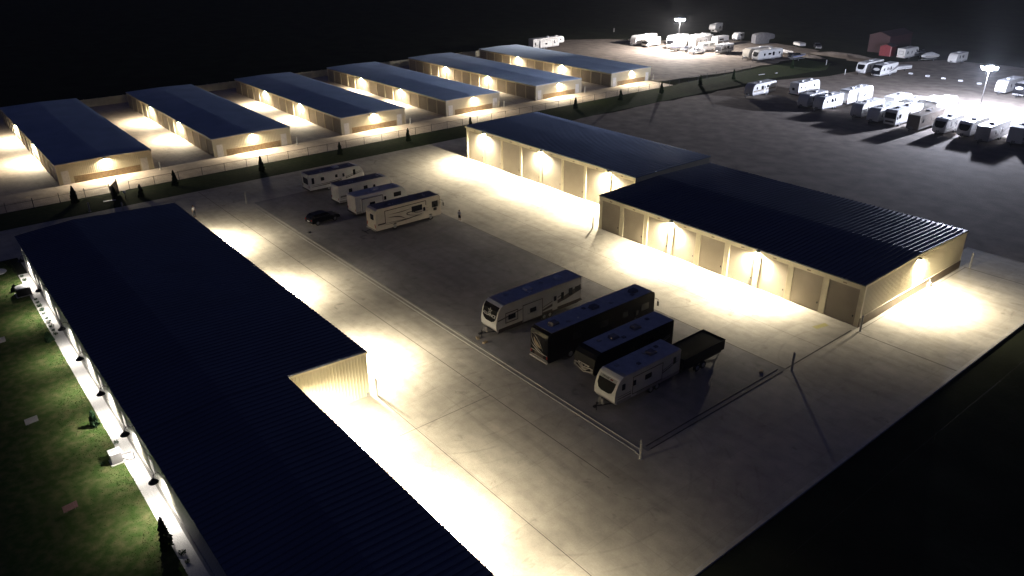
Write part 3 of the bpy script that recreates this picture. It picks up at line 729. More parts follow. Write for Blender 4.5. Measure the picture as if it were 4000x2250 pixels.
def rv(name, cat, label, xe, y0, L, w_, h, kind='travel', near='front', body='gelw', roof='rvroof', skirt='gelg', z0=.55, acs=(.35,), acm='acw', wins=((.3, .4, .8, .5), (.6, .5, .8, .5)), door=.5,
       gfx='swoosh', gm='gfxg', slide=None, cap=None, capwin=False, axles=2, axpos=.62, rot=0.0, group=None, vents=3, awning=False, detail=True):
    """xe: world x of the camera-side (+X) wall, y0: world y of the near end. wins: (centre fraction from the near end, width, height, z)"""
    rz = rot + (0 if near == 'front' else math.pi)
    c = Vector((xe-w_/2, y0+L/2, 0)); root = empty(name, c, rz, label, cat, group)
    hw = w_/2; vis = 1 if near == 'front' else -1           # local side that shows in the photo
    Y = (lambda fr: -L/2+fr*L) if near == 'front' else (lambda fr: L/2-fr*L)
    pr = profile(kind, L, h, z0)
    b = MB(); b.prism(pr, -hw, hw); bo = b.build('body', M[body], root, bevel=.05)
    F = -L/2
    # roof membrane lies just proud of the shell
    ys = [p[0] for p in pr if abs(p[1]-h) < .01]; ya, yb_ = min(ys)+.02, max(ys)-.02
    b = MB(); b.box(-hw+.06, hw-.06, ya, yb_, h-.02, h+.018); b.build('roof', M[roof], root)
    for fr in acs:
        y = Y(fr); b = MB(); b.prism([(y-.5, h+.018), (y-.42, h+.30), (y+.3, h+.30), (y+.5, h+.018)], -.36, .36); b.build('air_conditioner', M[acm], root, bevel=.03)
    for k in range(vents):
        y = Y(.12+.8*(k+.5)/vents); x = (-.5, .55, -.35)[k % 3]; b = MB(); b.box(x-.18, x+.18, y-.18, y+.18, h+.018, h+.12); b.build('roof_vent', M[acm if k % 2 else 'gelg'], root, bevel=.03)
    if detail:
        b = MB(); b.tube((.2, Y(.8), h), (.2, Y(.8), h+.15), .04, .04, 8); b.tube((-.6, Y(.3), h), (-.6, Y(.3), h+.15), .04, .04, 8); b.build('vent_pipe', M['acw'], root)
    # lower skirt band
    ysk = F+2.45 if kind == 'fifth' else F+.3
    for s in (1, -1):
        b = MB(); b.box(s*(hw-.01), s*(hw+.012), ysk, L/2-.08, z0+.01, z0+.34); b.build('skirt', M[skirt], root)
    for fr, ww, wh, zc in wins:
        y = Y(fr)
        for s in ((1, -1) if detail else (vis,)): window(root, hw, s, y-ww/2, y+ww/2, z0+zc+.55, z0+zc+.55+wh)
    if door:
        y = Y(door); d = side_panel(root, 'door', hw, vis, y-.36, y+.36, z0+.12, z0+2.0, M[body], .022, .08)
        b = MB(); b.box(vis*(hw+.022), vis*(hw+.035), y-.18, y+.18, z0+1.2, z0+1.75); b.build('door_window', M['glass'], d)
        b = MB(); b.box(vis*(hw+.022), vis*(hw+.06), y+.25, y+.31, z0+.85, z0+1.0); b.build('handle', M['galv'], d)
    if slide:
        y1, y2, zz1, zz2, dep = slide; a, c_ = sorted((Y(y1), Y(y2)))
        b = MB(); b.box(vis*(hw-.02), vis*(hw+dep), a, c_, z0+zz1, z0+zz2); so_ = b.build('slide_out', M[body], root, bevel=.02)
        b = MB(); X = vis*(hw+dep+.002); e = .07
        for q in ((a, c_, z0+zz1, z0+zz1+e), (a, c_, z0+zz2-e, z0+zz2), (a, a+e, z0+zz1+e, z0+zz2-e), (c_-e, c_, z0+zz1+e, z0+zz2-e)): b.box(X, X+vis*.015, *q)
        b.build('slide_trim', M['gfxd'], so_)
        window(root, hw, vis, (a+c_)/2-.35, (a+c_)/2+.45, z0+zz1+.9, z0+zz1+1.35, proud=dep)
    g = MB(); s = vis
    if gfx == 'swoosh':
        for o_, w0 in ((0, .16), (.22, .09)):
            band(g, hw, s, bez((Y(.04), z0+.55+o_), (Y(.35), z0+.5+o_), (Y(.6), z0+.6+o_), (Y(.96), z0+1.5+o_), 10), [w0*(.3+.7*math.sin(3.14*i/10)) for i in range(11)])
    elif gfx == 'stripe':
        band(g, hw, s, [(Y(.03), z0+.95), (Y(.97), z0+.95)], [.28, .28]); band(g, hw, s, [(Y(.03), z0+.62), (Y(.97), z0+.62)], [.07, .07])
    elif gfx == 'slash':
        band(g, hw, s, [(Y(.45), z0+.42), (Y(.8), z0+1.15), (Y(.99), z0+1.75)], [.1, .5, .7]); band(g, hw, s, [(Y(.02), z0+1.3), (Y(.3), z0+1.75)], [.14, .08])
        band(g, hw, s, [(Y(.5), z0+.85), (Y(.75), z0+1.6)], [.05, .12])
    elif gfx == 'coach':
        for pts, w1 in ((bez((Y(.12), z0+.62), (Y(.45), z0+.5), (Y(.55), z0+.75), (Y(.72), z0+.95)), .14), (bez((Y(.18), z0+1.55), (Y(.30), z0+1.5), (Y(.38), z0+1.3), (Y(.44), z0+.8)), .16),
                        (bez((Y(.20), z0+1.95), (Y(.34), z0+1.95), (Y(.42), z0+1.9), (Y(.52), z0+2.05)), .10), (bez((Y(.62), z0+1.45), (Y(.46), z0+1.8), (Y(.36), z0+1.35), (Y(.62), z0+.85)), .15),
                        (bez((Y(.80), z0+1.55), (Y(.55), z0+1.75), (Y(.46), z0+1.3), (Y(.78), z0+1.1)), .13), (bez((Y(.1), z0+.85), (Y(.3), z0+.72), (Y(.5), z0+.7), (Y(.7), z0+.72)), .08)):
            n_ = len(pts)-1; band(g, hw, s, pts, [w1*(.15+.85*math.sin(3.14*i/n_)) for i in range(n_+1)])
        band(g, hw, s, [(Y(.03), z0+.85), (Y(.14), z0+.85)], [.2, .2]); band(g, hw, s, [(Y(.14), z0+.8), (Y(.14), z0+2.62)], [.1, .1]); band(g, hw, s, [(Y(.14), z0+2.6), (Y(.76), z0+2.66)], [.1, .1])
        band(g, hw, s, [(Y(.76), z0+2.68), (Y(.76), z0+1.4)], [.1, .1])
    if g.v: g.build('side_graphic', M[gm], root)
    # front cap
    if cap:
        fr_pts = [p for p in pr if p[0] < F+1.05 and p[1] > (1.5 if kind == 'fifth' else z0+.2)]
        c1 = MB(); n_ = len(fr_pts)
        for i in range(n_-1):
            (ya_, za), (yb2, zb) = fr_pts[i], fr_pts[i+1]
            if yb2 > F+1.02: break
            c1.add([(-hw-.004, ya_-.012, za), (hw+.004, ya_-.012, za), (hw+.004, yb2-.012, zb+.012), (-hw-.004, yb2-.012, zb+.012)], [(0,1,2,3)])
        c1.build('front_cap', M[cap], root)
    if capwin:   # dark mask window on the cap
        if kind in ('travel', 'travelr'):
            zs = [z0+.95, z0+1.1, z0+1.5, (z0+1.5+h-.62)/2, h-.62, h-.5]
            mask_on(root, 'front_window', pr, list(zip(zs, [.45, .8, .98, 1.0, 1.02, .98])), M['mask'])
        elif kind == 'bus':
            g = MB(); g.prism([(-hw+.1, z0+1.25), (hw-.1, z0+1.25), (hw-.12, h-.55), (-hw+.12, h-.55)], F-.03, F+.04, axis='y'); g.build('windscreen', M['glass'], root, bevel=.02)
            g = MB(); g.prism([(-.9, z0+.45), (.9, z0+.45), (.9, z0+.8), (-.9, z0+.8)], F-.025, F+.03, axis='y'); g.build('grille', M['gfxd'], root)
            for s in (-1, 1):
                g = MB(); g.box(s*(hw-.32), s*(hw-.05), F-.03, F+.05, z0+.45, z0+.68); g.build('headlight', M['acw'], root)
                g = MB(); g.path([(s*hw, F+.25, h-.75), (s*(hw+.35), F-.12, h-.95), (s*(hw+.35), F-.12, h-1.25)], .025); g.box(s*(hw+.25), s*(hw+.45), F-.16, F-.08, h-1.7, h-1.2); g.build('mirror', M['black'], root)
    # rear lights + bumper at the tail
    b = MB(); b.box(-hw+.02, hw-.02, L/2, L/2+.12, z0-.02, z0+.12); b.build('bumper', M['gelg'] if kind == 'bus' else M['black'], root)
    for s in (-1, 1):
        b = MB(); b.box(s*(hw-.22), s*(hw-.08), L/2-.01, L/2+.02, z0+.45, z0+.75); b.build('tail_light', M['tail'], root)
    # running gear
    if kind == 'bus':
        for y in (F+1.9, L/2-3.0):
            for s in (-1, 1): wheel(root, s*(hw-.13), y, .46, .28, s)
        b = MB(); b.box(-hw+.2, hw-.2, F+.4, L/2-.3, .35, z0+.02); b.build('chassis', M['black'], root)
    elif kind == 'cabover':
        for y in (F+.9, L/2-1.4):
            for s in (-1, 1): wheel(root, s*(hw-.13), y, .4, .26, s)
        b = MB(); b.box(-hw+.05, hw-.05, F+.02, F+.72, z0+.55, 1.86); b.build('cab_glass', M['glass'], root)
    else:
        yc = Y(axpos) if near == 'front' else -L/2+axpos*L
        for k in range(axles):
            for s in (-1, 1): wheel(root, s*(hw-.13), yc+(k-(axles-1)/2)*.82, .36, .22, s)
        b = MB(); b.box(-hw+.25, hw-.25, (F+2.5 if kind == 'fifth' else F+.4), L/2-.2, .36, z0+.02); b.build('chassis', M['black'], root)
        if kind == 'fifth':
            b = MB(); b.box(-.25, .25, F+1.0, F+1.7, 1.05, 1.62); b.tube((0, F+1.3, .95), (0, F+1.3, 1.1), .12); b.build('pin_box', M['black'], root)
            for s in (-1, 1): MB().tube((s*.95, F+2.2, 0), (s*.95, F+2.2, 1.6), .06, .06, 8).build('landing_leg', M['black'], root)
        else:
            b = MB(); b.add([], []); 
            for s in (-1, 1): b.path([(s*.75, F+.6, .48), (0, F-1.05, .48)], .06)
            b.box(-.12, .12, F-1.3, F-1.0, .42, .56); b.tube((0, F-.95, 0), (0, F-.95, .85), .05, .05, 8); b.build('hitch_tongue', M['black'], root)
            b = MB(); 
            for s in (-1, 1): b.lathe((s*.18, F-.38, .52), [(.15, 0), (.16, .1), (.16, .42), (.08, .54)], 12)
            b.build('gas_bottles', M['gfxg'], root)
    if awning:
        b = MB(); b.tube((vis*(hw+.09), Y(.15), h-.12), (vis*(hw+.09), Y(.85), h-.12), .08, .08, 10); b.build('awning_roll', M['gelg'], root)
    return root, dict(hw=hw, h=h, L=L, z0=z0, F=F, Y=Y, vis=vis)

# near group in the parking island
r, q = rv('travel_trailer', 'trailer', 'white and charcoal travel trailer with a star emblem and lettering on its dark front cap', -54.9, 42.35, 12.1, 2.55, 3.55, 'travel', body='gelg', skirt='gfxd', z0=.62,
          acs=(.44, .80), wins=((.76, .35, .75, .55), (.86, .5, .8, .65), (.945, .75, .55, .85)), door=.67, gfx='slash', gm='gfxd', cap='gelw', slide=(.29, .52, .05, 2.1, .04), roof='rvroof', vents=4, axpos=.58, acm='acw')
F, hw = q['F'], q['hw']
pr_ = profile('travel', 12.1, 3.55, .62)
mask_on(r, 'cap_mask', pr_, [(1.62, .45), (1.8, .85), (2.0, 1.02), (2.12, 1.08), (2.5, 1.12), (2.93, 1.15), (3.2, 1.16), (3.33, 1.16)], M['mask'])
mt = on_cap(pr_, 2.30, .05)
text_mesh('cap_lettering', 'ALLIANCE', .46, M['acw'], r, mt)
g = MB(); 
for i in range(5):
    a = math.pi/2+i*2*math.pi*2/5; a2 = math.pi/2+(i+1)*2*math.pi*2/5
    P_ = [Vector((.34*math.cos(t_), .34*math.sin(t_), 0)) for t_ in (a, a2)]; d_ = (P_[1]-P_[0]).normalized(); n_ = Vector((-d_.y, d_.x, 0))*.02
    g.add([P_[0]-n_, P_[1]-n_, P_[1]+n_, P_[0]+n_], [(0,1,2,3)])
o = g.build('cap_star', M['gfxs'], r); o.matrix_local = on_cap(pr_, 2.72, .045)
# front storage slide outline on the side
g = MB()
for yy0, yy1, zz0, zz1 in ((q['Y'](.10), q['Y'](.24), 1.35, 2.55),):
    e = .09; X = hw+.006
    for qq in ((yy0, yy1, zz0, zz0+e), (yy0, yy1, zz1-e, zz1), (yy0, yy0+e, zz0+e, zz1-e), (yy1-e, yy1, zz0+e, zz1-e)): g.box(X, X+.02, *qq)
g.build('side_frame', M['gfxd'], r); window(r, hw, 1, q['Y'](.135), q['Y'](.21), 1.7, 2.2)
text_mesh('side_lettering', 'paradigm', .36, M['gfxg'], r, Matrix.Translation((hw+.05, q['Y'](.40), 1.55)) @ Matrix(((0, 0, 1, 0), (1, 0, 0, 0), (0, 1, 0, 0), (0, 0, 0, 1))))

r, q = rv('motor_coach', 'motorhome', 'glossy black motor coach with gold swoosh graphics on its tail', -47.2, 42.6, 15.2, 2.6, 3.6, 'bus', near='rear', body='gelk', roof='rvroof', skirt='gelk', z0=.4,
          acs=(.12, .48, .86), wins=((.25, .9, .6, 1.0), (.5, 1.1, .6, 1.0), (.7, .7, .6, 1.0), (.9, 1.1, .7, .9)), door=.82, gfx=None, capwin=True, acm='rvroofd', vents=4)
L_ = q['L']; hw = q['hw']
def rear_band(b, pts, w0, y, t=.012):
    n_ = len(pts)-1; w_ = [w0*(.12+.88*math.sin(3.14*i/n_)) for i in range(n_+1)]; up_, dn = [], []
    for i, (x, z) in enumerate(pts):
        a = pts[max(0, i-1)]; c = pts[min(n_, i+1)]; dx, dz = c[0]-a[0], c[1]-a[1]; l_ = math.hypot(dx, dz) or 1
        up_.append((x-dz/l_*w_[i]/2, z+dx/l_*w_[i]/2)); dn.append((x+dz/l_*w_[i]/2, z-dx/l_*w_[i]/2))
    for i in range(n_):
        qd = [up_[i], up_[i+1], dn[i+1], dn[i]]; b.add([(x, y+t, z) for x, z in qd]+[(x, y, z) for x, z in qd], [(0,1,2,3), (7,6,5,4), (0,4,5,1), (1,5,6,2), (2,6,7,3), (3,7,4,0)])
g = MB(); rear_band(g, bez((1.15, 3.0), (1.2, 1.9), (.5, 1.6), (-.6, 1.2)), .10, L_/2+.005); rear_band(g, bez((1.1, 3.0), (.4, 2.9), (-.1, 2.3), (-.55, 1.5)), .07, L_/2+.005)
rear_band(g, bez((1.2, 1.75), (.6, 1.4), (.2, 1.3), (-.4, 1.1)), .12, L_/2+.005); g.build('tail_graphic', M['gfxs'], r)
g = MB(); rear_band(g, bez((.75, 2.6), (.5, 2.0), (.2, 1.9), (-.35, 1.7)), .42, L_/2+.018); g.build('tail_swoosh', M['gfxt'], r)
g = MB(); g.box(-.65, .65, L_/2+.005, L_/2+.03, .75, 1.1); g.build('engine_grille', M['gfxd'], r)
g = MB(); g.box(-1.15, 1.15, L_/2+.005, L_/2+.02, 1.13, 1.19); g.box(-1.15, 1.15, L_/2+.005, L_/2+.02, .62, .68); g.build('chrome_trim', M['gfxs'], r)

r, q = rv('fifth_wheel', 'trailer', 'dark fifth wheel with a silver chevron emblem on its nose, beside the black coach', -41.4, 42.9, 11.0, 2.55, 3.75, 'fifth', body='gelk', roof='rvroof', skirt='gfxd', z0=.62,
          acs=(.35, .62), wins=((.45, .8, .5, 1.2), (.7, .9, .5, 1.2)), door=.55, gfx='swoosh', gm='gfxg', cap='gelk', acm='rvroofd', vents=4)
F, hw = q['F'], q['hw']
g = MB()
for pts, w0 in (([(-1.2, 2.05), (0, 1.66), (1.2, 2.05)], .05), ([(-1.2, 2.3), (-.75, 2.3), (0, 1.8), (.75, 2.3), (1.2, 2.3)], .035), ([(-.7, 2.45), (0, 1.95), (.7, 2.45), (-.7, 2.45)], .04), ([(-.28, 2.35), (0, 2.1), (.28, 2.35)], .04)):
    for (xa, za), (xb, zb) in zip(pts, pts[1:]):
        dx, dz = xb-xa, zb-za; l_ = math.hypot(dx, dz); nx_, nz_ = -dz/l_*w0, dx/l_*w0; yy = lambda z: F+(.0 if z < 2.2 else (z-2.2)*.17)-.035
        qd = [(xa+nx_, za+nz_), (xb+nx_, zb+nz_), (xb-nx_, zb-nz_), (xa-nx_, za-nz_)]
        g.add([(x, yy(z), z) for x, z in qd]+[(x, yy(z)+.025, z) for x, z in qd], [(0,1,2,3), (7,6,5,4), (0,4,5,1), (1,5,6,2), (2,6,7,3), (3,7,4,0)])
g.build('nose_emblem', M['gfxs'], r)
g = MB(); 
for s in (-1, 1): g.box(s*.95, s*1.22, F-.03, F+.03, 1.9, 2.25)
g.build('nose_panel', M['gfxg'], r)

r, q = rv('travel_trailer', 'trailer', 'white fronted travel trailer with a dark mask window and grey sides, nearest the camera', -37.9, 42.1, 8.7, 2.5, 3.2, 'travel', body='gelg', roof='rvroof', skirt='gfxg', z0=.6,
          acs=(.68,), wins=((.12, .35, .55, .75), (.45, .95, .6, .75), (.90, .3, .6, .85)), door=.28, gfx='swoosh', gm='gfxd', cap='gelw', capwin=True, slide=(.25, .71, .35, 2.15, .03), vents=4, acm='rvroofd', axpos=.6)
pr_ = profile('travel', 8.7, 3.2, .6)
mask_on(r, 'cap_bar', pr_, [(2.64, 1.0), (2.86, 1.0)], M['gfxs'], .045, .05)
text_mesh('cap_lettering', 'MINNIE', .25, M['mask'], r, on_cap(pr_, 2.755, .052, -.3), .004)
g = MB(); g.box(-.16, .16, -.07, .07, 0, .012); o = g.build('cap_badge', M['red'], r); o.matrix_local = on_cap(pr_, 2.755, .052, .42)

# second group, tails towards the camera side
rv('travel_trailer', 'trailer', 'white travel trailer with a dark rear window, leftmost of the four beside the small car', -111.1, 48.75, 9.8, 2.5, 3.1, 'travel', near='rear', body='gelw', acs=(.55,), wins=((.07, .35, .9, .5), (.24, .5, .5, .75), (.49, .38, .42, .8), (.82, .36, .85, .6)), door=.62, gfx='swoosh', gm='gfxd', roof='rvroofd', skirt='gelw')
g_r = [o for o in bpy.data.objects if o.parent is None and o.name.startswith('travel_trailer')][-1]
b = MB(); b.prism(rounded(-.85, .85, 1.45, 2.45, .1), 4.905, 4.92, axis='y'); b.build('rear_window', M['glass'], g_r)
rv('travel_trailer', 'trailer', 'white travel trailer with a small emblem on its blank tail, near the small car', -102.6, 49.5, 9.3, 2.5, 3.2, 'travel', near='rear', body='gelw', acs=(.45,), acm='rvroofd', wins=((.22, .5, .55, .8), (.5, .6, .5, .8)), door=.66, gfx='stripe', gm='gfxg', roof='rvroofd', skirt='gelg')
rv('travel_trailer', 'trailer', 'travel trailer with plain white tail and long slide-out, beside the cream motorhome', -96.5, 49.0, 8.9, 2.5, 3.2, 'travel', near='rear', body='gelw', acs=(.45,), wins=((.80, 1.2, .6, .8),), door=.56, gfx=None, roof='rvroof', skirt='gelg', slide=(.10, .5, .1, 2.2, .35))
r, q = rv('motorhome', 'motorhome', 'cream motorhome with brown swoosh graphics along its side, facing away from the camera side', -88.9, 47.95, 10.9, 2.55, 3.5, 'bus', near='rear', body='gelc', acs=(.22, .5, .72), acm='rvroofd', wins=((.62, 1.7, .75, .95), (.90, .95, .85, .85), (.90, .5, .35, .35)), door=.73, gfx='coach', gm='gfxd', roof='rvroofd', skirt='gelc', z0=.42, capwin=True)
b = MB(); b.prism(rounded(-.75, .1, 1.9, 2.7, .08), q['L']/2, q['L']/2+.02, axis='y'); b.build('rear_window', M['glass'], r)
for x_, z_ in ((1.05, 1.25), (-1.05, 1.25)): MB().box(x_-.06, x_+.06, q['L']/2, q['L']/2+.03, z_-.14, z_+.14).build('side_marker', M['tail'], r)
b = MB(); b.tube((.0, q['L']/2+.1, .45), (.0, q['L']/2+1.1, .3), .05); b.box(-.9, .9, q['L']/2+1.05, q['L']/2+1.15, .25, .33); b.build('tow_bar', M['black'], r)

# dark dump trailer
dt = empty('dump_trailer', (-38.8, 53.9, 0), 0, 'black covered dump trailer with a jack on its tongue, right of the near group', 'trailer')
b = MB(); X, Y0_, Y1_ = 1.3, -3.1, 3.1
b.box(-X, X, Y0_, Y1_, 1.05, 1.12); b.box(-X, -X+.06, Y0_, Y1_, 1.12, 2.1); b.box(X-.06, X, Y0_, Y1_, 1.12, 2.1); b.box(-X+.06, X-.06, Y1_-.06, Y1_, 1.12, 2.1); b.box(-X+.06, X-.06, Y0_, Y0_+.06, 1.12, 2.1)
b.box(-X-.06, X+.06, Y0_, Y0_+.1, 2.1, 2.16); b.box(-X-.06, X+.06, Y1_-.1, Y1_, 2.1, 2.16); b.box(X-.03, X+.06, Y0_+.1, Y1_-.1, 2.1, 2.16); b.box(-X-.06, -X+.03, Y0_+.1, Y1_-.1, 2.1, 2.16)
b.build('box_bed', M['gelk'], dt)
b = MB(); b.prism([(-X+.04, 2.1), (0, 2.11), (X-.04, 2.1), (X-.04, 2.06), (-X+.04, 2.06)], Y0_+.1, Y1_-.1, axis='y'); b.build('tarp_cover', M['mask'], dt)
b = MB(); b.box(-X+.3, X-.3, Y0_+.1, Y1_, .6, 1.05); b.build('chassis', M['black'], dt)
for yy in (-.8, .1):
    for s in (-1, 1): wheel(dt, s*1.12, yy, .38, .24, s)
b = MB()
for s in (-1, 1): b.path([(s*.9, Y1_, .7), (0, Y1_+1.3, .6)], .06)
b.tube((.35, Y1_+.75, .1), (.35, Y1_+.75, 1.35), .05); b.box(.2, .5, Y1_+.6, Y1_+.9, 1.35, 1.5); b.path([(-.2, Y1_+.4, .9), (-.25, Y1_+.45, 1.75), (.25, Y1_+.45, 1.75), (.3, Y1_+.4, 1.2)], .025); b.build('hitch_tongue', M['black'], dt)
for x, y, a_, lb in ((-55.0, 40.95, 12, 'timber chock on the asphalt in front of the star emblem trailer'), (-56.2, 40.9, 70, 'second pale timber chock in front of the star emblem trailer'), (-95.5, 41.0, 30, 'dark wheel chock lying by the kerb near the small car'), (-33.6, 57.7, 20, 'pale block on the asphalt beyond the dump trailer tongue')):
    o = empty('wheel_chock', (x, y, .004), R(a_), lb, 'chock'); MB().prism([(-.3, 0), (.3, 0), (.22, .16), (-.22, .16)], -.13, .13).build('block', M['wood'] if x != -95.5 else M['black'], o)

# ------------------------------------------------------------------ cars
def car(name, label, loc, rz, L=4.7, w_=1.9, h=1.7, kind='suv', paint='gelk', cat='car', group=None):
    root = empty(name, loc, rz, label, cat, group); hw = w_/2; F = -L/2
    if kind == 'suv': top = [(F+1.35, .98), (F+2.0, h-.04), (F+2.5, h), (L/2-.7, h-.03), (L/2-.3, h-.2), (L/2-.08, 1.05)]
    else: top = [(F+1.45, 1.08), (F+2.15, h-.04), (F+2.5, h), (F+3.5, h-.02), (F+3.75, 1.12), (F+3.8, 1.12)]
    if kind == 'suv': low = [(F+.1, .35), (F, .55), (F+.05, .82), (F+.4, .92), (F+1.35, .99)] + [(L/2-.08, 1.05), (L/2, .8), (L/2, .45), (L/2-.1, .33)]
    else: low = [(F+.1, .42), (F, .65), (F+.05, .98), (F+.4, 1.06), (F+1.45, 1.09), (F+3.78, 1.12), (L/2-.03, 1.12), (L/2, .9), (L/2, .55), (L/2-.1, .42)]
    b = MB(); b.prism(low, -hw, hw); b.build('body', M[paint], root, bevel=.07)
    # cabin tapers inwards
    n_ = len(top); k_ = .13
    lo = [(-hw+.03+(k_ if z > 1.2 else 0), y, z) for y, z in top]; hi = [(-x, y, z) for x, y, z in lo]
    c = MB(); c.add(lo+hi, [tuple(range(n_)), tuple(range(2*n_-1, n_-1, -1))]+[(i, i+n_, (i+1)%n_+n_, (i+1)%n_) for i in range(n_)]); c.build('cabin', M[paint], root, bevel=.05)
    # glass
    def pane(nm_, vs): MB().add(vs, [(0,1,2,3)]).build(nm_, M['glass'], root)
    (y0_, z0_), (y1_, z1_) = top[0], top[1]; f = .12
    P_ = lambda x, t: (x, y0_+(y1_-y0_)*t-.03, z0_+(z1_-z0_)*t+.02)
    pane('windscreen', [P_(-hw+.15, .12), P_(hw-.15, .12), P_(hw-.26, .9), P_(-hw+.26, .9)])
    (ya, za), (yb2, zb) = (top[-1], top[-2]); Q_ = lambda x, t: (x, ya+(yb2-ya)*t+.03, za+(zb-za)*t+.015)
    if kind == 'suv': pane('rear_window', [Q_(-hw+.2, .15), Q_(hw-.2, .15), Q_(hw-.28, .95), Q_(-hw+.28, .95)])
    ye = top[-2][0] if kind == 'suv' else top[3][0]
    for s in (-1, 1):
        xs_ = s*(hw-.03+.006); xt = s*(hw-.03-k_+.012)
        m_ = (top[1][0]+ye)/2
        for a, c_ in ((top[1][0]-.25, m_-.06), (m_+.06, ye-.05)):
            pane('side_window', [(xs_-s*.01, a-.15 if a < m_-.5 and a == top[1][0]-.25 else a, 1.08 if kind == 'suv' else 1.16), (xs_-s*.01, c_, 1.08 if kind == 'suv' else 1.16), (xt, c_-.03, h-.14), (xt, a+.18, h-.14)])
        MB().box(s*(hw-.35), s*(hw-.06), F-.005, F+.12, .66, .82).build('headlight', M['acw'], root)
        MB().box(s*(hw-.26), s*(hw-.05), L/2-.1, L/2+.012, .82, 1.0).build('tail_light', M['tail'], root)
        MB().box(s*(hw), s*(hw+.18), F+1.55, F+1.7, .98, 1.12).build('mirror', M[paint], root)
        for y in (F+.9, L/2-.95): wheel(root, s*(hw-.1), y, .36, .22, s)
    MB().box(-.5, .5, F-.012, F+.02, .5, .72).build('grille', M['gfxd'] if kind == 'suv' else M['gelg'], root)
    MB().box(-.27, .27, L/2, L/2+.015, .62, .76).build('number_plate', M['acw'], root)
    MB().box(-hw+.06, hw-.06, F-.07, F+.05, .36, .5).build('bumper', M['gelg'] if paint != 'gelk' else M['black'], root)
    if kind == 'pickup':
        b = MB(); b.box(-hw+.12, hw-.12, F+3.9, L/2-.12, 1.1, 1.135); b.build('bed_liner', M['rubber'], root)
    return root
car('hatchback_car', 'black compact car parked alone behind the cream motorhome', (-98.4, 44.6, 0), R(186), 4.7, 1.85, 1.6, 'suv', 'gelk')
car('pickup_truck', 'white pickup truck at the front of the floodlit yard', (-163.6, 211.3, 0), R(-6), 6.0, 2.0, 1.95, 'pickup', 'gelw', 'pickup truck')
car('pickup_truck', 'dark pickup truck left of the white pickup in the floodlit yard', (-167.6, 212.3, 0), R(-4), 5.8, 2.0, 1.9, 'pickup', 'dark', 'pickup truck')
car('parked_car', 'dark car with a bright reflecting roof at the right photo edge below the trailers', (-49.4, 167.6, 0), R(-10), 4.6, 1.85, 1.5, 'suv', 'dark')
car('parked_car', 'dark vehicle with a white cover on top, far away in the grass beyond the yard', (-143.6, 250.5, 0), R(40), 4.6, 1.9, 1.6, 'suv', 'dark')

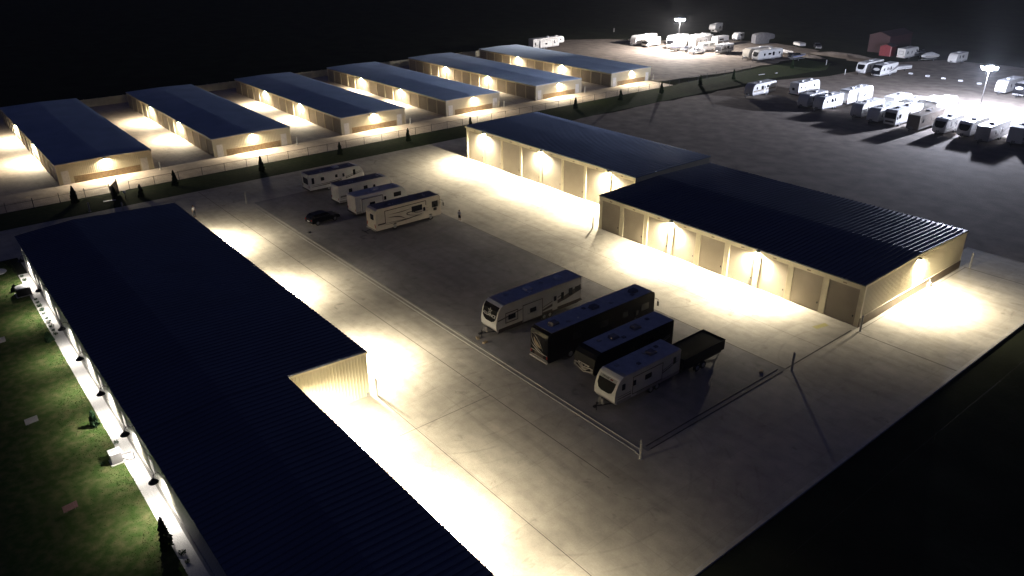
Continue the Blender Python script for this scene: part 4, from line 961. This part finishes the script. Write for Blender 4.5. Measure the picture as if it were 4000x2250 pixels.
# ------------------------------------------------------------------ trailers in the floodlit lot
S = dict
lot = [
 ('travel_trailer', 'white travel trailer with a tan stripe standing apart left of the floodlit lot', -109.3, 164.4, 9.9, 2.5, 3.15, 'travelr', 'front', S(gfx='stripe', gm='gfxt', wins=((.17, .4, .6, .7), (.40, .95, .75, .6), (.62, .75, .55, .75)), acs=(.42,))),
 ('travel_trailer', 'white trailer showing its tail and one rear window, second from the left in the lot', -102.6, 173.4, 9.6, 2.5, 3.3, 'travel', 'rear', S(gfx='swoosh', gm='gfxg', wins=((.12, .4, .4, .9), (.72, .5, .5, .8)), acs=(.3, .7), door=.3)),
 ('travel_trailer', 'grey fronted trailer with a white awning rail, tucked behind the trailer with two dark windows', -93.7, 162.8, 8.4, 2.5, 3.2, 'travel', 'front', S(awning=True, acs=(.6,))),
 ('travel_trailer', 'white trailer with two square dark side windows near the left of the parked row', -89.9, 162.9, 8.6, 2.5, 3.2, 'travel', 'front', S(wins=((.2, .4, .5, .7), (.44, .65, .7, .7), (.60, .65, .7, .7)), acs=(.3, .6), gfx='swoosh', gm='gfxg')),
 ('fifth_wheel', 'tall white trailer with a dark trimmed slide-out, behind the parked row', -89.5, 172.8, 11.6, 2.5, 3.5, 'travelr', 'rear', S(wins=((.09, .35, .35, 1.1),), slide=(.36, .82, .1, 2.3, .5), acs=(.3, .6), gfx=None, gm='gfxg')),
 ('travel_trailer', 'trailer with a shaded blank front and bright roof, fifth in the parked row', -80.5, 162.3, 9.6, 2.5, 3.2, 'travel', 'front', S(acs=(.4,), roof='rvroof')),
 ('travel_trailer', 'trailer with a shaded grey front, just left of the big windscreen motorhome', -76.0, 160.8, 10.3, 2.5, 3.2, 'travel', 'front', S(acs=(.35,))),
 ('motorhome', 'motorhome with a wide dark windscreen in the middle of the parked row', -72.4, 161.2, 11.5, 2.55, 3.45, 'bus', 'front', S(capwin=True, z0=.42, acs=(.25, .6), wins=((.14, .8, .8, .7), (.5, 1, .6, .8)), gfx=None, door=None, acm='rvroofd')),
 ('fifth_wheel', 'brown roofed trailer immediately right of the big windscreen motorhome', -67.3, 160.4, 11.2, 2.5, 3.35, 'box', 'front', S(body='gelb', roof='gelb', acs=(.55,), acm='rvroofd', gfx=None, wins=((.15, .5, .6, .7),))),
 ('travel_trailer', 'trailer with dark front window and roof hatch, right of the brown roofed one', -62.6, 161.5, 8.2, 2.5, 3.25, 'travel', 'front', S(capwin=True, acs=(.5,), acm='rvroofd', vents=4)),
 ('travel_trailer', 'trailer with a dark front window below the floodlight pole', -58.4, 162.6, 8.6, 2.5, 3.2, 'travel', 'front', S(capwin=True, acs=(.45,), acm='rvroofd')),
 ('travel_trailer', 'trailer with a bright white roof and dark blue tinged side near the right photo edge', -54.3, 161.1, 9.6, 2.6, 3.3, 'box', 'front', S(acs=(.35,), acm='rvroofd', body='gelg', gfx='swoosh', gm='gfxd', roof='acw')),
 ('travel_trailer', 'trailer with one bright corner post cut by the right photo edge', -49.6, 163.9, 11.0, 2.6, 3.5, 'box', 'front', S(acs=(.3, .6), acm='rvroofd', gfx='stripe', gm='gfxd')),
 ('travel_trailer', 'trailer partly out of frame at the very right edge, behind the bright corner post one', -45.6, 166.5, 9.5, 2.5, 3.3, 'travel', 'front', S(acs=(.4,), acm='rvroofd', roof='acw')),
 ('travel_trailer', 'white roofed trailer in the back row just left of the motorhome with three windows', -73.0, 177.5, 8.0, 2.5, 3.2, 'travel', 'rear', S(acs=(.5,), roof='acw', gfx=None)),
 ('travel_trailer', 'bright white trailer in the back row, behind the one left of the big motorhome', -79.4, 174.2, 8.6, 2.5, 3.3, 'travel', 'rear', S(acs=(.5,), acm='rvroofd', roof='acw')),
 ('travel_trailer', 'short white trailer between two larger ones in the back row', -75.8, 175.6, 6.6, 2.4, 3.1, 'travelr', 'rear', S(acs=(.5,), acm='rvroofd', roof='acw')),
 ('motorhome', 'glaring white motorhome with three side windows in the back row near the floodlight', -70.5, 174.6, 10.2, 2.5, 3.6, 'bus', 'rear', S(z0=.42, capwin=True, wins=((.6, .5, .5, 1.0), (.75, .6, .5, 1.0), (.9, .6, .8, .8)), gfx=None, acs=(.4,), roof='acw')),
 ('travel_trailer', 'white nosed trailer at the right beyond the floodlight, left of the dark nosed one', -70.9, 213.0, 10.0, 2.5, 3.3, 'travel', 'front', S(cap='gelw', body='gelg', gfx='slash', gm='gfxg', acs=(.4,))),
 ('travel_trailer', 'dark nosed trailer with a bright oval emblem at the far right edge', -66.6, 212.2, 10.0, 2.5, 3.3, 'travel', 'front', S(cap='gelk', body='gelg', acs=(.4,), oval=True)),
 ('fifth_wheel', 'white sided trailer with black nose and bright emblem, right of a pair', -102.2, 212.4, 9.6, 2.5, 3.3, 'travel', 'front', S(cap='gelk', oval=True, wins=((.22, .45, .6, .7), (.42, .5, .6, .7), (.60, .6, .8, .6)), gfx='slash', gm='gfxg', acs=(.5,))),
 ('travel_trailer', 'white trailer with a dark nose window, left of the pair beyond the lot', -107.2, 213.4, 10.2, 2.5, 3.3, 'travel', 'front', S(capwin=True, acs=(.5,), cap='gelw')),
 ('fifth_wheel', 'far white fifth wheel with an outlined tail panel beside the red shed', -112.4, 247.2, 8.8, 2.5, 3.3, 'fifth', 'rear', S(wins=((.2, .5, .7, .6), (.5, .5, .8, .5), (.85, .5, .6, .9)), gfx=None, acs=())),
 ('travel_trailer', 'far pale trailer seen left of the floodlight glare at the back of the lot', -98.4, 250.2, 7.6, 2.5, 3.0, 'travel', 'front', S(acs=(.5,), gfx=None)),
]
yard = [
 ('travel_trailer', 'long white trailer with a shaded side at the left end of the floodlit yard', -188.1, 208.6, 11.2, 2.5, 3.3, 'travel', 'front', S(acs=(.6,), gfx=None, roof='acw')),
 ('motorhome', 'small white cab over motorhome in front of the long trailer in the yard', -183.2, 208.9, 7.2, 2.3, 3.0, 'cabover', 'front', S(acs=(.5,), wins=((.45, .8, .5, .7),), door=.7)),
 ('motorhome', 'large white motorhome with sweeping grey graphics, brightest in the yard', -174.9, 211.2, 10.4, 2.6, 3.6, 'bus', 'front', S(capwin=True, z0=.42, gfx='coach', gm='gfxg', acs=(.3, .6), rot=R(14), roof='acw')),
 ('travel_trailer', 'white trailer squeezed behind the small cab over motorhome in the yard', -180.6, 219.0, 9.0, 2.5, 3.2, 'travel', 'front', S(acs=(.5,), gfx=None, roof='acw')),
 ('travel_trailer', 'white trailer behind the large motorhome with sweeping graphics', -175.6, 224.5, 9.4, 2.5, 3.3, 'travel', 'front', S(acs=(.3, .7), gfx=None, roof='acw')),
 ('travel_trailer', 'trailer with a shaded side and white end, behind the dark pickup', -171.6, 219.6, 11.2, 2.5, 3.5, 'box', 'front', S(acs=(.2, .7), rot=R(6))),
 ('box_trailer', 'tall white fronted cargo box with a dark side panel, behind the white pickup', -168.4, 228.4, 6.4, 2.5, 3.2, 'box', 'front', S(acs=(), gfx='stripe', gm='gfxd', wins=((.35, 2.2, .5, .9),), vents=1)),
 ('camper_van', 'white flat roofed van with big dark side windows behind the white pickup', -163.6, 214.9, 5.6, 2.1, 2.75, 'box', 'front', S(acs=(), wins=((.3, 1.4, .75, .7), (.72, 1.4, .75, .7)), gfx=None, door=None, rot=R(-10), vents=1)),
 ('travel_trailer', 'small trailer with a dark glossy front, right of the white pickup', -157.0, 215.3, 6.8, 2.4, 2.9, 'travel', 'front', S(cap='dark', wins=((.3, .45, .5, .6), (.55, .9, .7, .5)), gfx='stripe', gm='gfxd', acs=(.4,))),
 ('fifth_wheel', 'long white trailer with four dark windows at the right side of the yard', -139.4, 211.2, 11.2, 2.5, 3.3, 'travelr', 'front', S(capwin=True, wins=((.26, .6, .6, .6), (.45, .8, .6, .6), (.62, .8, 1.0, .4), (.85, .6, .55, .7)), acs=(.6,), rot=R(-7), gfx=None)),
 ('fifth_wheel', 'grey nosed trailer pressed against the long four window trailer', -143.4, 212.0, 11.0, 2.5, 3.3, 'travel', 'front', S(cap='gelc', body='gelg', acs=(.6,), rot=R(-7))),
 ('travel_trailer', 'small trailer with a round spare wheel on its front, behind the yard', -172.2, 244.9, 4.2, 2.2, 2.7, 'travel', 'front', S(acs=(), wins=((.6, .7, .5, .6),))),
 ('fifth_wheel', 'white fifth wheel far at the back above the yard with an arched nose', -190.6, 254.0, 8.6, 2.5, 3.4, 'fifth', 'front', S(acs=(.45,), wins=((.65, .8, .9, .5),), rot=R(18))),
 ('fifth_wheel', 'white fifth wheel with black graphics parked alone behind the farthest garage row', -204.0, 175.4, 14.2, 2.5, 3.65, 'fifth', 'rear', S(acs=(.52, .80), wins=((.07, .35, .8, .6), (.48, .45, .7, .8), (.68, .3, .9, .6), (.88, .45, .35, 1.3)), gfx='coach', gm='gfxd', slide=(.2, .6, .1, 2.3, .3))),
]
for i, (nm_, lb, xe, y0, L, w_, h, kd, near, kw) in enumerate(lot+yard):
    oval = kw.pop('oval', False); bigname = 'motorhome' if nm_ in ('motorhome', 'camper_van') else 'trailer'
    kw.setdefault('detail', False); kw.setdefault('roof', 'rvroof')
    r, q = rv(nm_, bigname, lb, xe, y0, L, w_, h, kd, near, group=None, **kw)
    if oval:
        g = MB(); n_ = 16; lo = []
        for k in range(n_):
            a = 2*math.pi*k/n_; x_ = .85*math.cos(a); z_ = .38*math.sin(a); lo.append((x_, q['F']+.2+z_*.28-.09, 2.25+z_))
        g.add(lo+[(x, y+.03, z) for x, y, z in lo], [tuple(range(n_)), tuple(range(2*n_-1, n_-1, -1))]+[(k, (k+1)%n_, (k+1)%n_+n_, k+n_) for k in range(n_)]); g.build('nose_emblem', M['gfxs'], r)
    if 'spare wheel' in lb: wheel(r, .4, q['F']-.1, .34, .2, 1)
    if 'rear window' in lb:
        b = MB(); b.prism(rounded(-.2, .5, 1.5, 2.1, .1), q['L']/2, q['L']/2+.02, axis='y'); b.build('rear_window', M['glass'], r)
    if 'outlined tail' in lb:
        b = MB()
        for xx in ((-.7, .7, 1.6, 1.68), (-.7, .7, 2.5, 2.58), (-.7, -.62, 1.68, 2.5), (.62, .7, 1.68, 2.5)): b.prism([(xx[0], xx[2]), (xx[1], xx[2]), (xx[1], xx[3]), (xx[0], xx[3])], q['L']/2, q['L']/2+.02, axis='y')
        b.build('tail_panel', M['gfxg'], r)

# boats
def boat(label, x, y, rz, L=6.5, w_=2.3, cover=None, hull='gelw', stripe='gfxd'):
    o = empty('boat', (x, y, 0), rz, label, 'boat'); rings = []
    for t in [0, .15, .4, .65, .85, 1.0]:
        yy = -L/2+L*t; k = 1 if t > .5 else math.sin((t*2)*math.pi/2)**.6 if t > 0 else .04; hw = w_/2*k; zk = .75+.55*(1-min(1, t*2.2))
        rings.append([(-hw, yy, 1.65+.2*(1-t)), (-hw*.85, yy, zk+.35), (0, yy, zk), (hw*.85, yy, zk+.35), (hw, yy, 1.65+.2*(1-t)), (0, yy, 1.62+.2*(1-t))])
    b = MB(); b.loft(rings); b.build('hull', M[hull], o)
    b = MB(); b.loft([[(p[0]*1.01, p[1], p[2]-.18) for p in (r_[0], r_[4])]+[(p[0]*1.02, p[1], p[2]-.32) for p in (r_[4], r_[0])] for r_ in rings[1:]]); b.build('hull_stripe', M[stripe], o)
    if cover:
        cr = []
        for r_, pk in zip(rings, (.05, .25, .65, .75, .45, .1)): cr.append([(r_[0][0]*1.03, r_[0][1], r_[0][2]+.01), (r_[0][0]*.5, r_[0][1], r_[0][2]+pk), (0, r_[0][1], r_[0][2]+pk*1.2+.02), (r_[4][0]*.5, r_[0][1], r_[4][2]+pk), (r_[4][0]*1.03, r_[0][1], r_[4][2]+.01)])
        b = MB(); b.loft(cr); b.build('boat_cover', M[cover], o)
    else:
        b = MB(); b.prism([(-.3, 1.75), (.1, 2.25), (.2, 2.25), (.0, 1.72)], -.8, .8); b.build('windshield', M['glass'], o)
        b = MB(); b.box(-.8, .8, .6, 1.1, 1.65, 2.05); b.box(-.35, .35, L/2-.1, L/2+.35, 1.3, 2.1); b.build('seats_and_engine', M['dark'], o)
    b = MB(); b.box(-.7, .7, -L/2+1, L/2-.3, .5, .6); b.path([(0, -L/2+1, .55), (0, -L/2-1.2, .5)], .06); b.build('trailer_frame', M['galv'], o)
    for s in (-1, 1): wheel(o, s*(w_/2-.1), .9, .33, .2, s)
    return o
boat('dark hulled boat with a white stripe on a trailer right of the red shed', -113.0, 255.2, R(-12), 7, hull='dark', stripe='acw')
boat('boat under a pale fitted cover on its trailer at the back of the lot', -107.1, 251.6, R(-14), 6.5, cover='tarpw')
boat('boat under a bright white cover in the yard, left of the long four window trailer', -147.5, 219.5, R(80), 7.5, cover='tarpw')
boat('open speedboat with dark seats parked behind the long four window trailer', -134.0, 223.2, R(172), 6.8, hull='gelg', stripe='gfxb')
boat('covered grey boat at the far left end of the floodlit yard', -192.0, 214.0, R(-10), 8.5, cover='tarp')
boat('white boat with a bright blue hull stripe beside the large motorhome in the yard', -171.2, 209.4, R(-8), 6.8, hull='gelw', stripe='gfxb', cover='tarpw')
# pop-up campers, tarped rig, sheds, odds
def popup(label, x, y, rz, L=5, w_=2.2, h=1.45):
    o = empty('popup_camper', (x, y, 0), rz, label, 'trailer'); b = MB(); b.box(-w_/2, w_/2, -L/2, L/2, .5, h-.25); b.build('body', M['gelw'], o, bevel=.05)
    b = MB(); b.prism([(-w_/2-.03, h-.24), (w_/2+.03, h-.24), (w_/2-.1, h), (-w_/2+.1, h)], -L/2-.03, L/2+.03, axis='y'); b.build('lid', M['gelg'], o)
    b = MB(); b.box(w_/2, w_/2+.012, -L/2+.1, L/2-.1, .8, .95); b.build('side_graphic', M['gfxg'], o)
    for s in (-1, 1): wheel(o, s*(w_/2-.08), .2, .32, .2, s)
    b = MB(); b.path([(-.5, -L/2, .5), (0, -L/2-1, .5), (.5, -L/2, .5)], .05); b.build('hitch_tongue', M['black'], o)
popup('low folded camper with pale striped side behind the black nosed trailer', -104.4, 229.3, R(-17), 5.4)
popup('small white folded camper alone at the back near the dark vehicle', -149.8, 249.4, R(60), 4.4)
tp = empty('covered_trailer', (-162.6, 246.0, 0), R(158), 'big trailer wrapped in grey tarpaulin with a jutting nose behind the yard', 'trailer')
rings = []
for yy, zb, hh, hw in ((-4.6, 2.1, 2.9, .9), (-4.0, 1.7, 3.35, 1.25), (-2.2, 1.5, 3.65, 1.35), (-2.1, .25, 3.7, 1.35), (0, .15, 3.85, 1.4), (2.2, .2, 3.6, 1.4), (3.4, .3, 3.3, 1.3)):
    rings.append([(-hw, yy, zb), (-hw*1.02, yy, (zb+hh)/2), (-hw*.95, yy, hh-.12), (0, yy, hh), (hw*.95, yy, hh-.12), (hw*1.02, yy, (zb+hh)/2), (hw, yy, zb)])
b = MB(); b.loft(rings); b.build('tarpaulin', M['tarp'], tp)
b = MB()
for s in (-1, 1): b.tube((s*1.0, 1.0, .33), (s*1.2, 1.0, .33), .33, .33, 14)
b.build('wheels', M['rubber'], tp)
def shed(name, label, x, y, w_, L, h, m, door=None, rz=0, rf=None):
    o = empty(name, (x, y, 0), rz, label, 'shed'); b = MB(); b.prism([(-w_/2, -.05), (w_/2, -.05), (w_/2, h), (0, h+w_*.18), (-w_/2, h)], -L/2, L/2, axis='y'); b.build('wall', M[m], o)
    b = MB(); b.prism([(-w_/2-.2, h-.04), (0, h+w_*.18+.03), (w_/2+.2, h-.04), (w_/2+.2, h+.08), (0, h+w_*.18+.15), (-w_/2-.2, h+.08)], -L/2-.2, L/2+.2, axis='y'); b.build('roof', M[rf or 'gfxg'], o)
    if door:
        b = MB(); b.box(-w_/2+.3, w_/2-.3, -L/2-.03, -L/2+.01, 0, h-.3); b.build('door', M[door], o)
        b = MB(); b.box(w_/2-.22, w_/2+.03, -L/2-.05, -L/2+.1, 0, h); b.build('corner_trim', M['signr'], o)
    return o
shed('storage_shed', 'small red shed lit by the floodlight at the back of the lot', -120.6, 252.8, 3.6, 3.6, 2.9, 'red', 'red', R(2), 'gfxd')
shed('barn', 'large dark red barn looming behind the small red shed', -125.5, 263.5, 6.8, 15, 5.2, 'dred', None, 0, 'dred')
fl = empty('flatbed_trailer', (-143.9, 231.5, 0), R(75), 'dark flatbed trailer with pale side boards at the back of the yard', 'trailer')
b = MB(); b.box(-1.1, 1.1, -2.6, 2.6, .6, .72); b.box(1.1, 1.14, -2.6, 2.6, .72, 1.1); b.box(-1.14, -1.1, -2.6, 2.6, .72, 1.1); b.build('deck', M['gelg'], fl)
b = MB(); b.path([(-1.1, -2.5, .7), (-1.1, -2.5, 2.2), (1.1, -2.5, 2.2), (1.1, -2.5, .7)], .04); b.build('head_rack', M['black'], fl)
for s in (-1, 1): wheel(fl, s*1.05, .3, .33, .2, s)
for x, y, a_, L_, lb in ((-126.6, 193.6, 82, 2.4, 'long pale board lying beside the evergreen in the dark verge grass'), (-125.2, 198.6, 84, .9, 'short pale board lying farther along the dark verge grass')):
    o = empty('fallen_board', (x, y, 0), R(a_), lb, 'board'); MB().box(-L_/2, L_/2, -.12, .12, 0, .12).build('plank', M['acw'], o)

# soil mounds in the dark grass behind the lot
for nm_, x, y, rx, ry, h in (('dirt_mound', -128, 240, 12, 3.2, 1.1), ('dirt_mound', -118, 236, 7, 2.2, .8), ('dirt_mound', -136, 232, 6, 2, .7)):
    b = MB(); n_ = 20; rings = []
    for k, (kr, kz) in enumerate(((1, -.05), (.75, .45), (.45, .85), (.12, 1))):
        rings.append([(x+rx*kr*math.cos(6.283*i/n_)*(1+.12*math.sin(i*2.3+k)), y+ry*kr*math.sin(6.283*i/n_)*(1+.15*math.sin(i*1.7)), h*kz+.06*math.sin(i*3.1+k)) for i in range(n_)])
    b.loft(rings); tag(b.build(nm_, M['gravel']), kind='structure')

# ------------------------------------------------------------------ floodlight poles
def flood(label, x, y, h, lean, power, color, heads=8, radius=.5):
    o = empty('floodlight_pole', (x, y, 0), 0, label, 'floodlight', 'tall floodlight poles')
    tx, ty = lean
    b = MB(); b.tube((0, 0, 0), (tx, ty, h), .11, .07, 10); b.tube((0, 0, 0), (0, 0, .35), .35, .3, 12); b.build('pole', M['fence'], o)
    b = MB(); b.tube((tx-1.2, ty, h), (tx+1.2, ty, h), .06); b.tube((tx, ty-1.2, h), (tx, ty+1.2, h), .06); b.build('crossbar', M['galv'], o)
    for k in range(heads):
        a = 2*math.pi*k/heads; cx, cy_ = tx+1.2*math.cos(a), ty+1.2*math.sin(a)
        hb = MB(); hb.lathe((cx, cy_, h-.16), [(.46, .12), (.46, .17), (.3, .30), (.1, .36)], 12); hd = hb.build('lamp_head', M['galv'], o)
        g = MB(); g.lathe((cx, cy_, h-.72), [(.15, 0), (.38, .12), (.48, .36), (.46, .62), (.40, .68)], 14); g.build('lamp_glare_glass', M['cool'], hd)  # oversize glowing bowls, the lamps' glare is put into their shape
    light('flood_light', 'POINT', (tx, ty, h-1.2), power, color, o, radius=radius)
flood('floodlight pole glaring among the parked trailers at the right', -66.3, 186.6, 10.4, (.0, .0), 215000, COOL)
flood('floodlight pole glaring above the far yard', -170.8, 210.4, 10.4, (0, 0), 125000, FARC)

# ------------------------------------------------------------------ thin wire over the dark field
ww = empty('field_wire', (-18.1, 60, 0), 0, 'thin single wire running low over the dark field at the right', 'wire')
b = MB(); b.tube((0, -22, .95), (.1, 40, .95), .005, .005, 5); b.build('wire', M['fence'], ww)
for k, y in enumerate((-22, -1, 20, 40)): MB().tube((0, y, 0), (0, y, 1.05), .02, .02, 6).build('stake', M['black'], ww)

# ------------------------------------------------------------------ people
def person(label, x, y, rz, legs='shorts', h=1.75, arms=((.10, .06, -.0), (.1, .1, .0))):
    root = empty('person', (x, y, 0), rz, label, 'person'); k = h/1.75
    V, E, Rr = [], [], []
    def n(p, r): V.append(tuple(c*k for c in p)); Rr.append(r*k); return len(V)-1
    pel = n((0, 0, .95), .135); sp1 = n((0, 0, 1.12), .125); ch = n((0, -.01, 1.32), .15); nk = n((0, 0, 1.48), .06); hd0 = n((0, -.02, 1.56), .07); hd1 = n((0, -.025, 1.64), .098); hd2 = n((0, -.01, 1.71), .07)
    nose = n((0, -.125, 1.615), .016)
    E += [(pel, sp1), (sp1, ch), (ch, nk), (nk, hd0), (hd0, hd1), (hd1, hd2), (hd1, nose)]
    for s in (-1, 1):
        ear = n((s*.09, -.01, 1.63), .018); E.append((hd1, ear))
        hip = n((s*.10, 0, .88), .095); kn = n((s*.115, -.03, .49), .058); an = n((s*.12, .01, .09), .038); toe = n((s*.135, -.17, .035), .035)
        E += [(pel, hip), (hip, kn), (kn, an), (an, toe)]
        sh = n((s*.19, 0, 1.40), .062); el = n((s*.25, .04, 1.12), .042); wr = n((s*.24, -.10 if s > 0 else -.02, .90 if s < 0 else .98), .028); pm_ = n((s*.235, -.13 if s > 0 else -.035, .82 if s < 0 else .93), .033)
        E += [(ch, sh), (sh, el), (el, wr), (wr, pm_)]
        bx, by, bz = V[pm_][0]/k, V[pm_][1]/k, V[pm_][2]/k
        for i, (dy, ln) in enumerate(((-.03, .07), (-.01, .082), (.01, .076), (.03, .06))):
            a = n((bx, by+dy, bz-.03), .010); c = n((bx-s*.008, by+dy, bz-.03-ln*.6), .009); d = n((bx-s*.025, by+dy, bz-.03-ln), .008); E += [(pm_, a), (a, c), (c, d)]
        a = n((bx-s*.01, by-.045, bz+.0), .011); c = n((bx-s*.02, by-.065, bz-.035), .009); E += [(pm_, a), (a, c)]
    me = bpy.data.meshes.new('body'); me.from_pydata(V, E, []); me.materials.append(M['skin']); o = bpy.data.objects.new('body', me); col.objects.link(o); o.parent = root
    m_ = o.modifiers.new('skin', 'SKIN')
    for i, sv in enumerate(me.skin_vertices[0].data): sv.radius = (Rr[i], Rr[i]*(.78 if i in (pel, sp1, ch) else 1)); sv.use_root = (i == pel)
    s_ = o.modifiers.new('sub', 'SUBSURF'); s_.levels = 1; s_.render_levels = 2; m_.use_smooth_shade = True
    def ell(cx, cy_, z, a, b_): return [(k*(cx+a*math.cos(6.283*i/12)), k*(cy_+b_*math.sin(6.283*i/12)), k*z) for i in range(12)]
    b = MB(); b.loft([ell(0, 0, .90, .185, .13), ell(0, 0, 1.05, .165, .125), ell(0, 0, 1.25, .19, .135), ell(0, 0, 1.40, .205, .12), ell(0, 0, 1.475, .10, .075)])
    for s in (-1, 1): b.loft([ell(s*.185, 0, 1.43, .07, .075), ell(s*.215, .015, 1.30, .068, .07), ell(s*.235, .03, 1.18, .062, .065)])
    b.build('shirt', M['shirt'], root, smooth=True)
    b = MB(); zt = .5 if legs == 'shorts' else .09
    b.loft([ell(0, 0, .80, .19, .14), ell(0, 0, .96, .178, .135), ell(0, 0, 1.0, .165, .128)])
    for s in (-1, 1): b.loft([ell(s*.10, 0, .86, .108, .12), ell(s*.11, -.02, max(zt, .5), .088, .095)] + ([] if legs == 'shorts' else [ell(s*.12, .01, .09, .062, .07)]))
    b.build(legs if legs == 'shorts' else 'trousers', M['shorts'] if legs == 'shorts' else M['trouser'], root, smooth=True)
    b = MB(); b.loft([ell(0, .03, 1.60, .08, .075), ell(0, .015, 1.68, .104, .10), ell(0, .0, 1.745, .085, .088), ell(0, 0, 1.775, .03, .03)]); b.build('hair', M['hair'], root, smooth=True)
    for s in (-1, 1):
        b = MB(); b.loft([[(k*(s*.13+dx), k*(-.06+dy), k*z) for dx, dy in ((-.045, -.16), (.045, -.16), (.05, .06), (.03, .12), (-.03, .12), (-.05, .06))] for z in (0, .06)]); b.build('shoe', M['acw' if legs == 'shorts' else 'black'], root, bevel=.015)
    return root
person('person in white shirt and black shorts standing at the parking island edge', -85.7, 59.8, R(200), 'shorts', 1.72)
person('person in a pale shirt and dark trousers standing by the edge of the navy roof', -112.7, 31.0, R(120), 'trousers', 1.78)

# ------------------------------------------------------------------ night air
hz = MB(); hz.box(-2650, 950, -1550, 2650, -1.2, 44.0); ho = hz.build('haze', []); tag(ho, kind='stuff')
hm = bpy.data.materials.new('haze'); hm.use_nodes = True; hn = hm.node_tree; hn.nodes.clear()
pv = hn.nodes.new('ShaderNodeVolumePrincipled'); pv.inputs['Color'].default_value = (.92, .94, 1, 1); pv.inputs['Density'].default_value = HAZE; pv.inputs['Anisotropy'].default_value = .2
out = hn.nodes.new('ShaderNodeOutputMaterial'); hn.links.new(pv.outputs[0], out.inputs['Volume']); ho.data.materials.append(hm)
scn.cycles.volume_bounces = 0
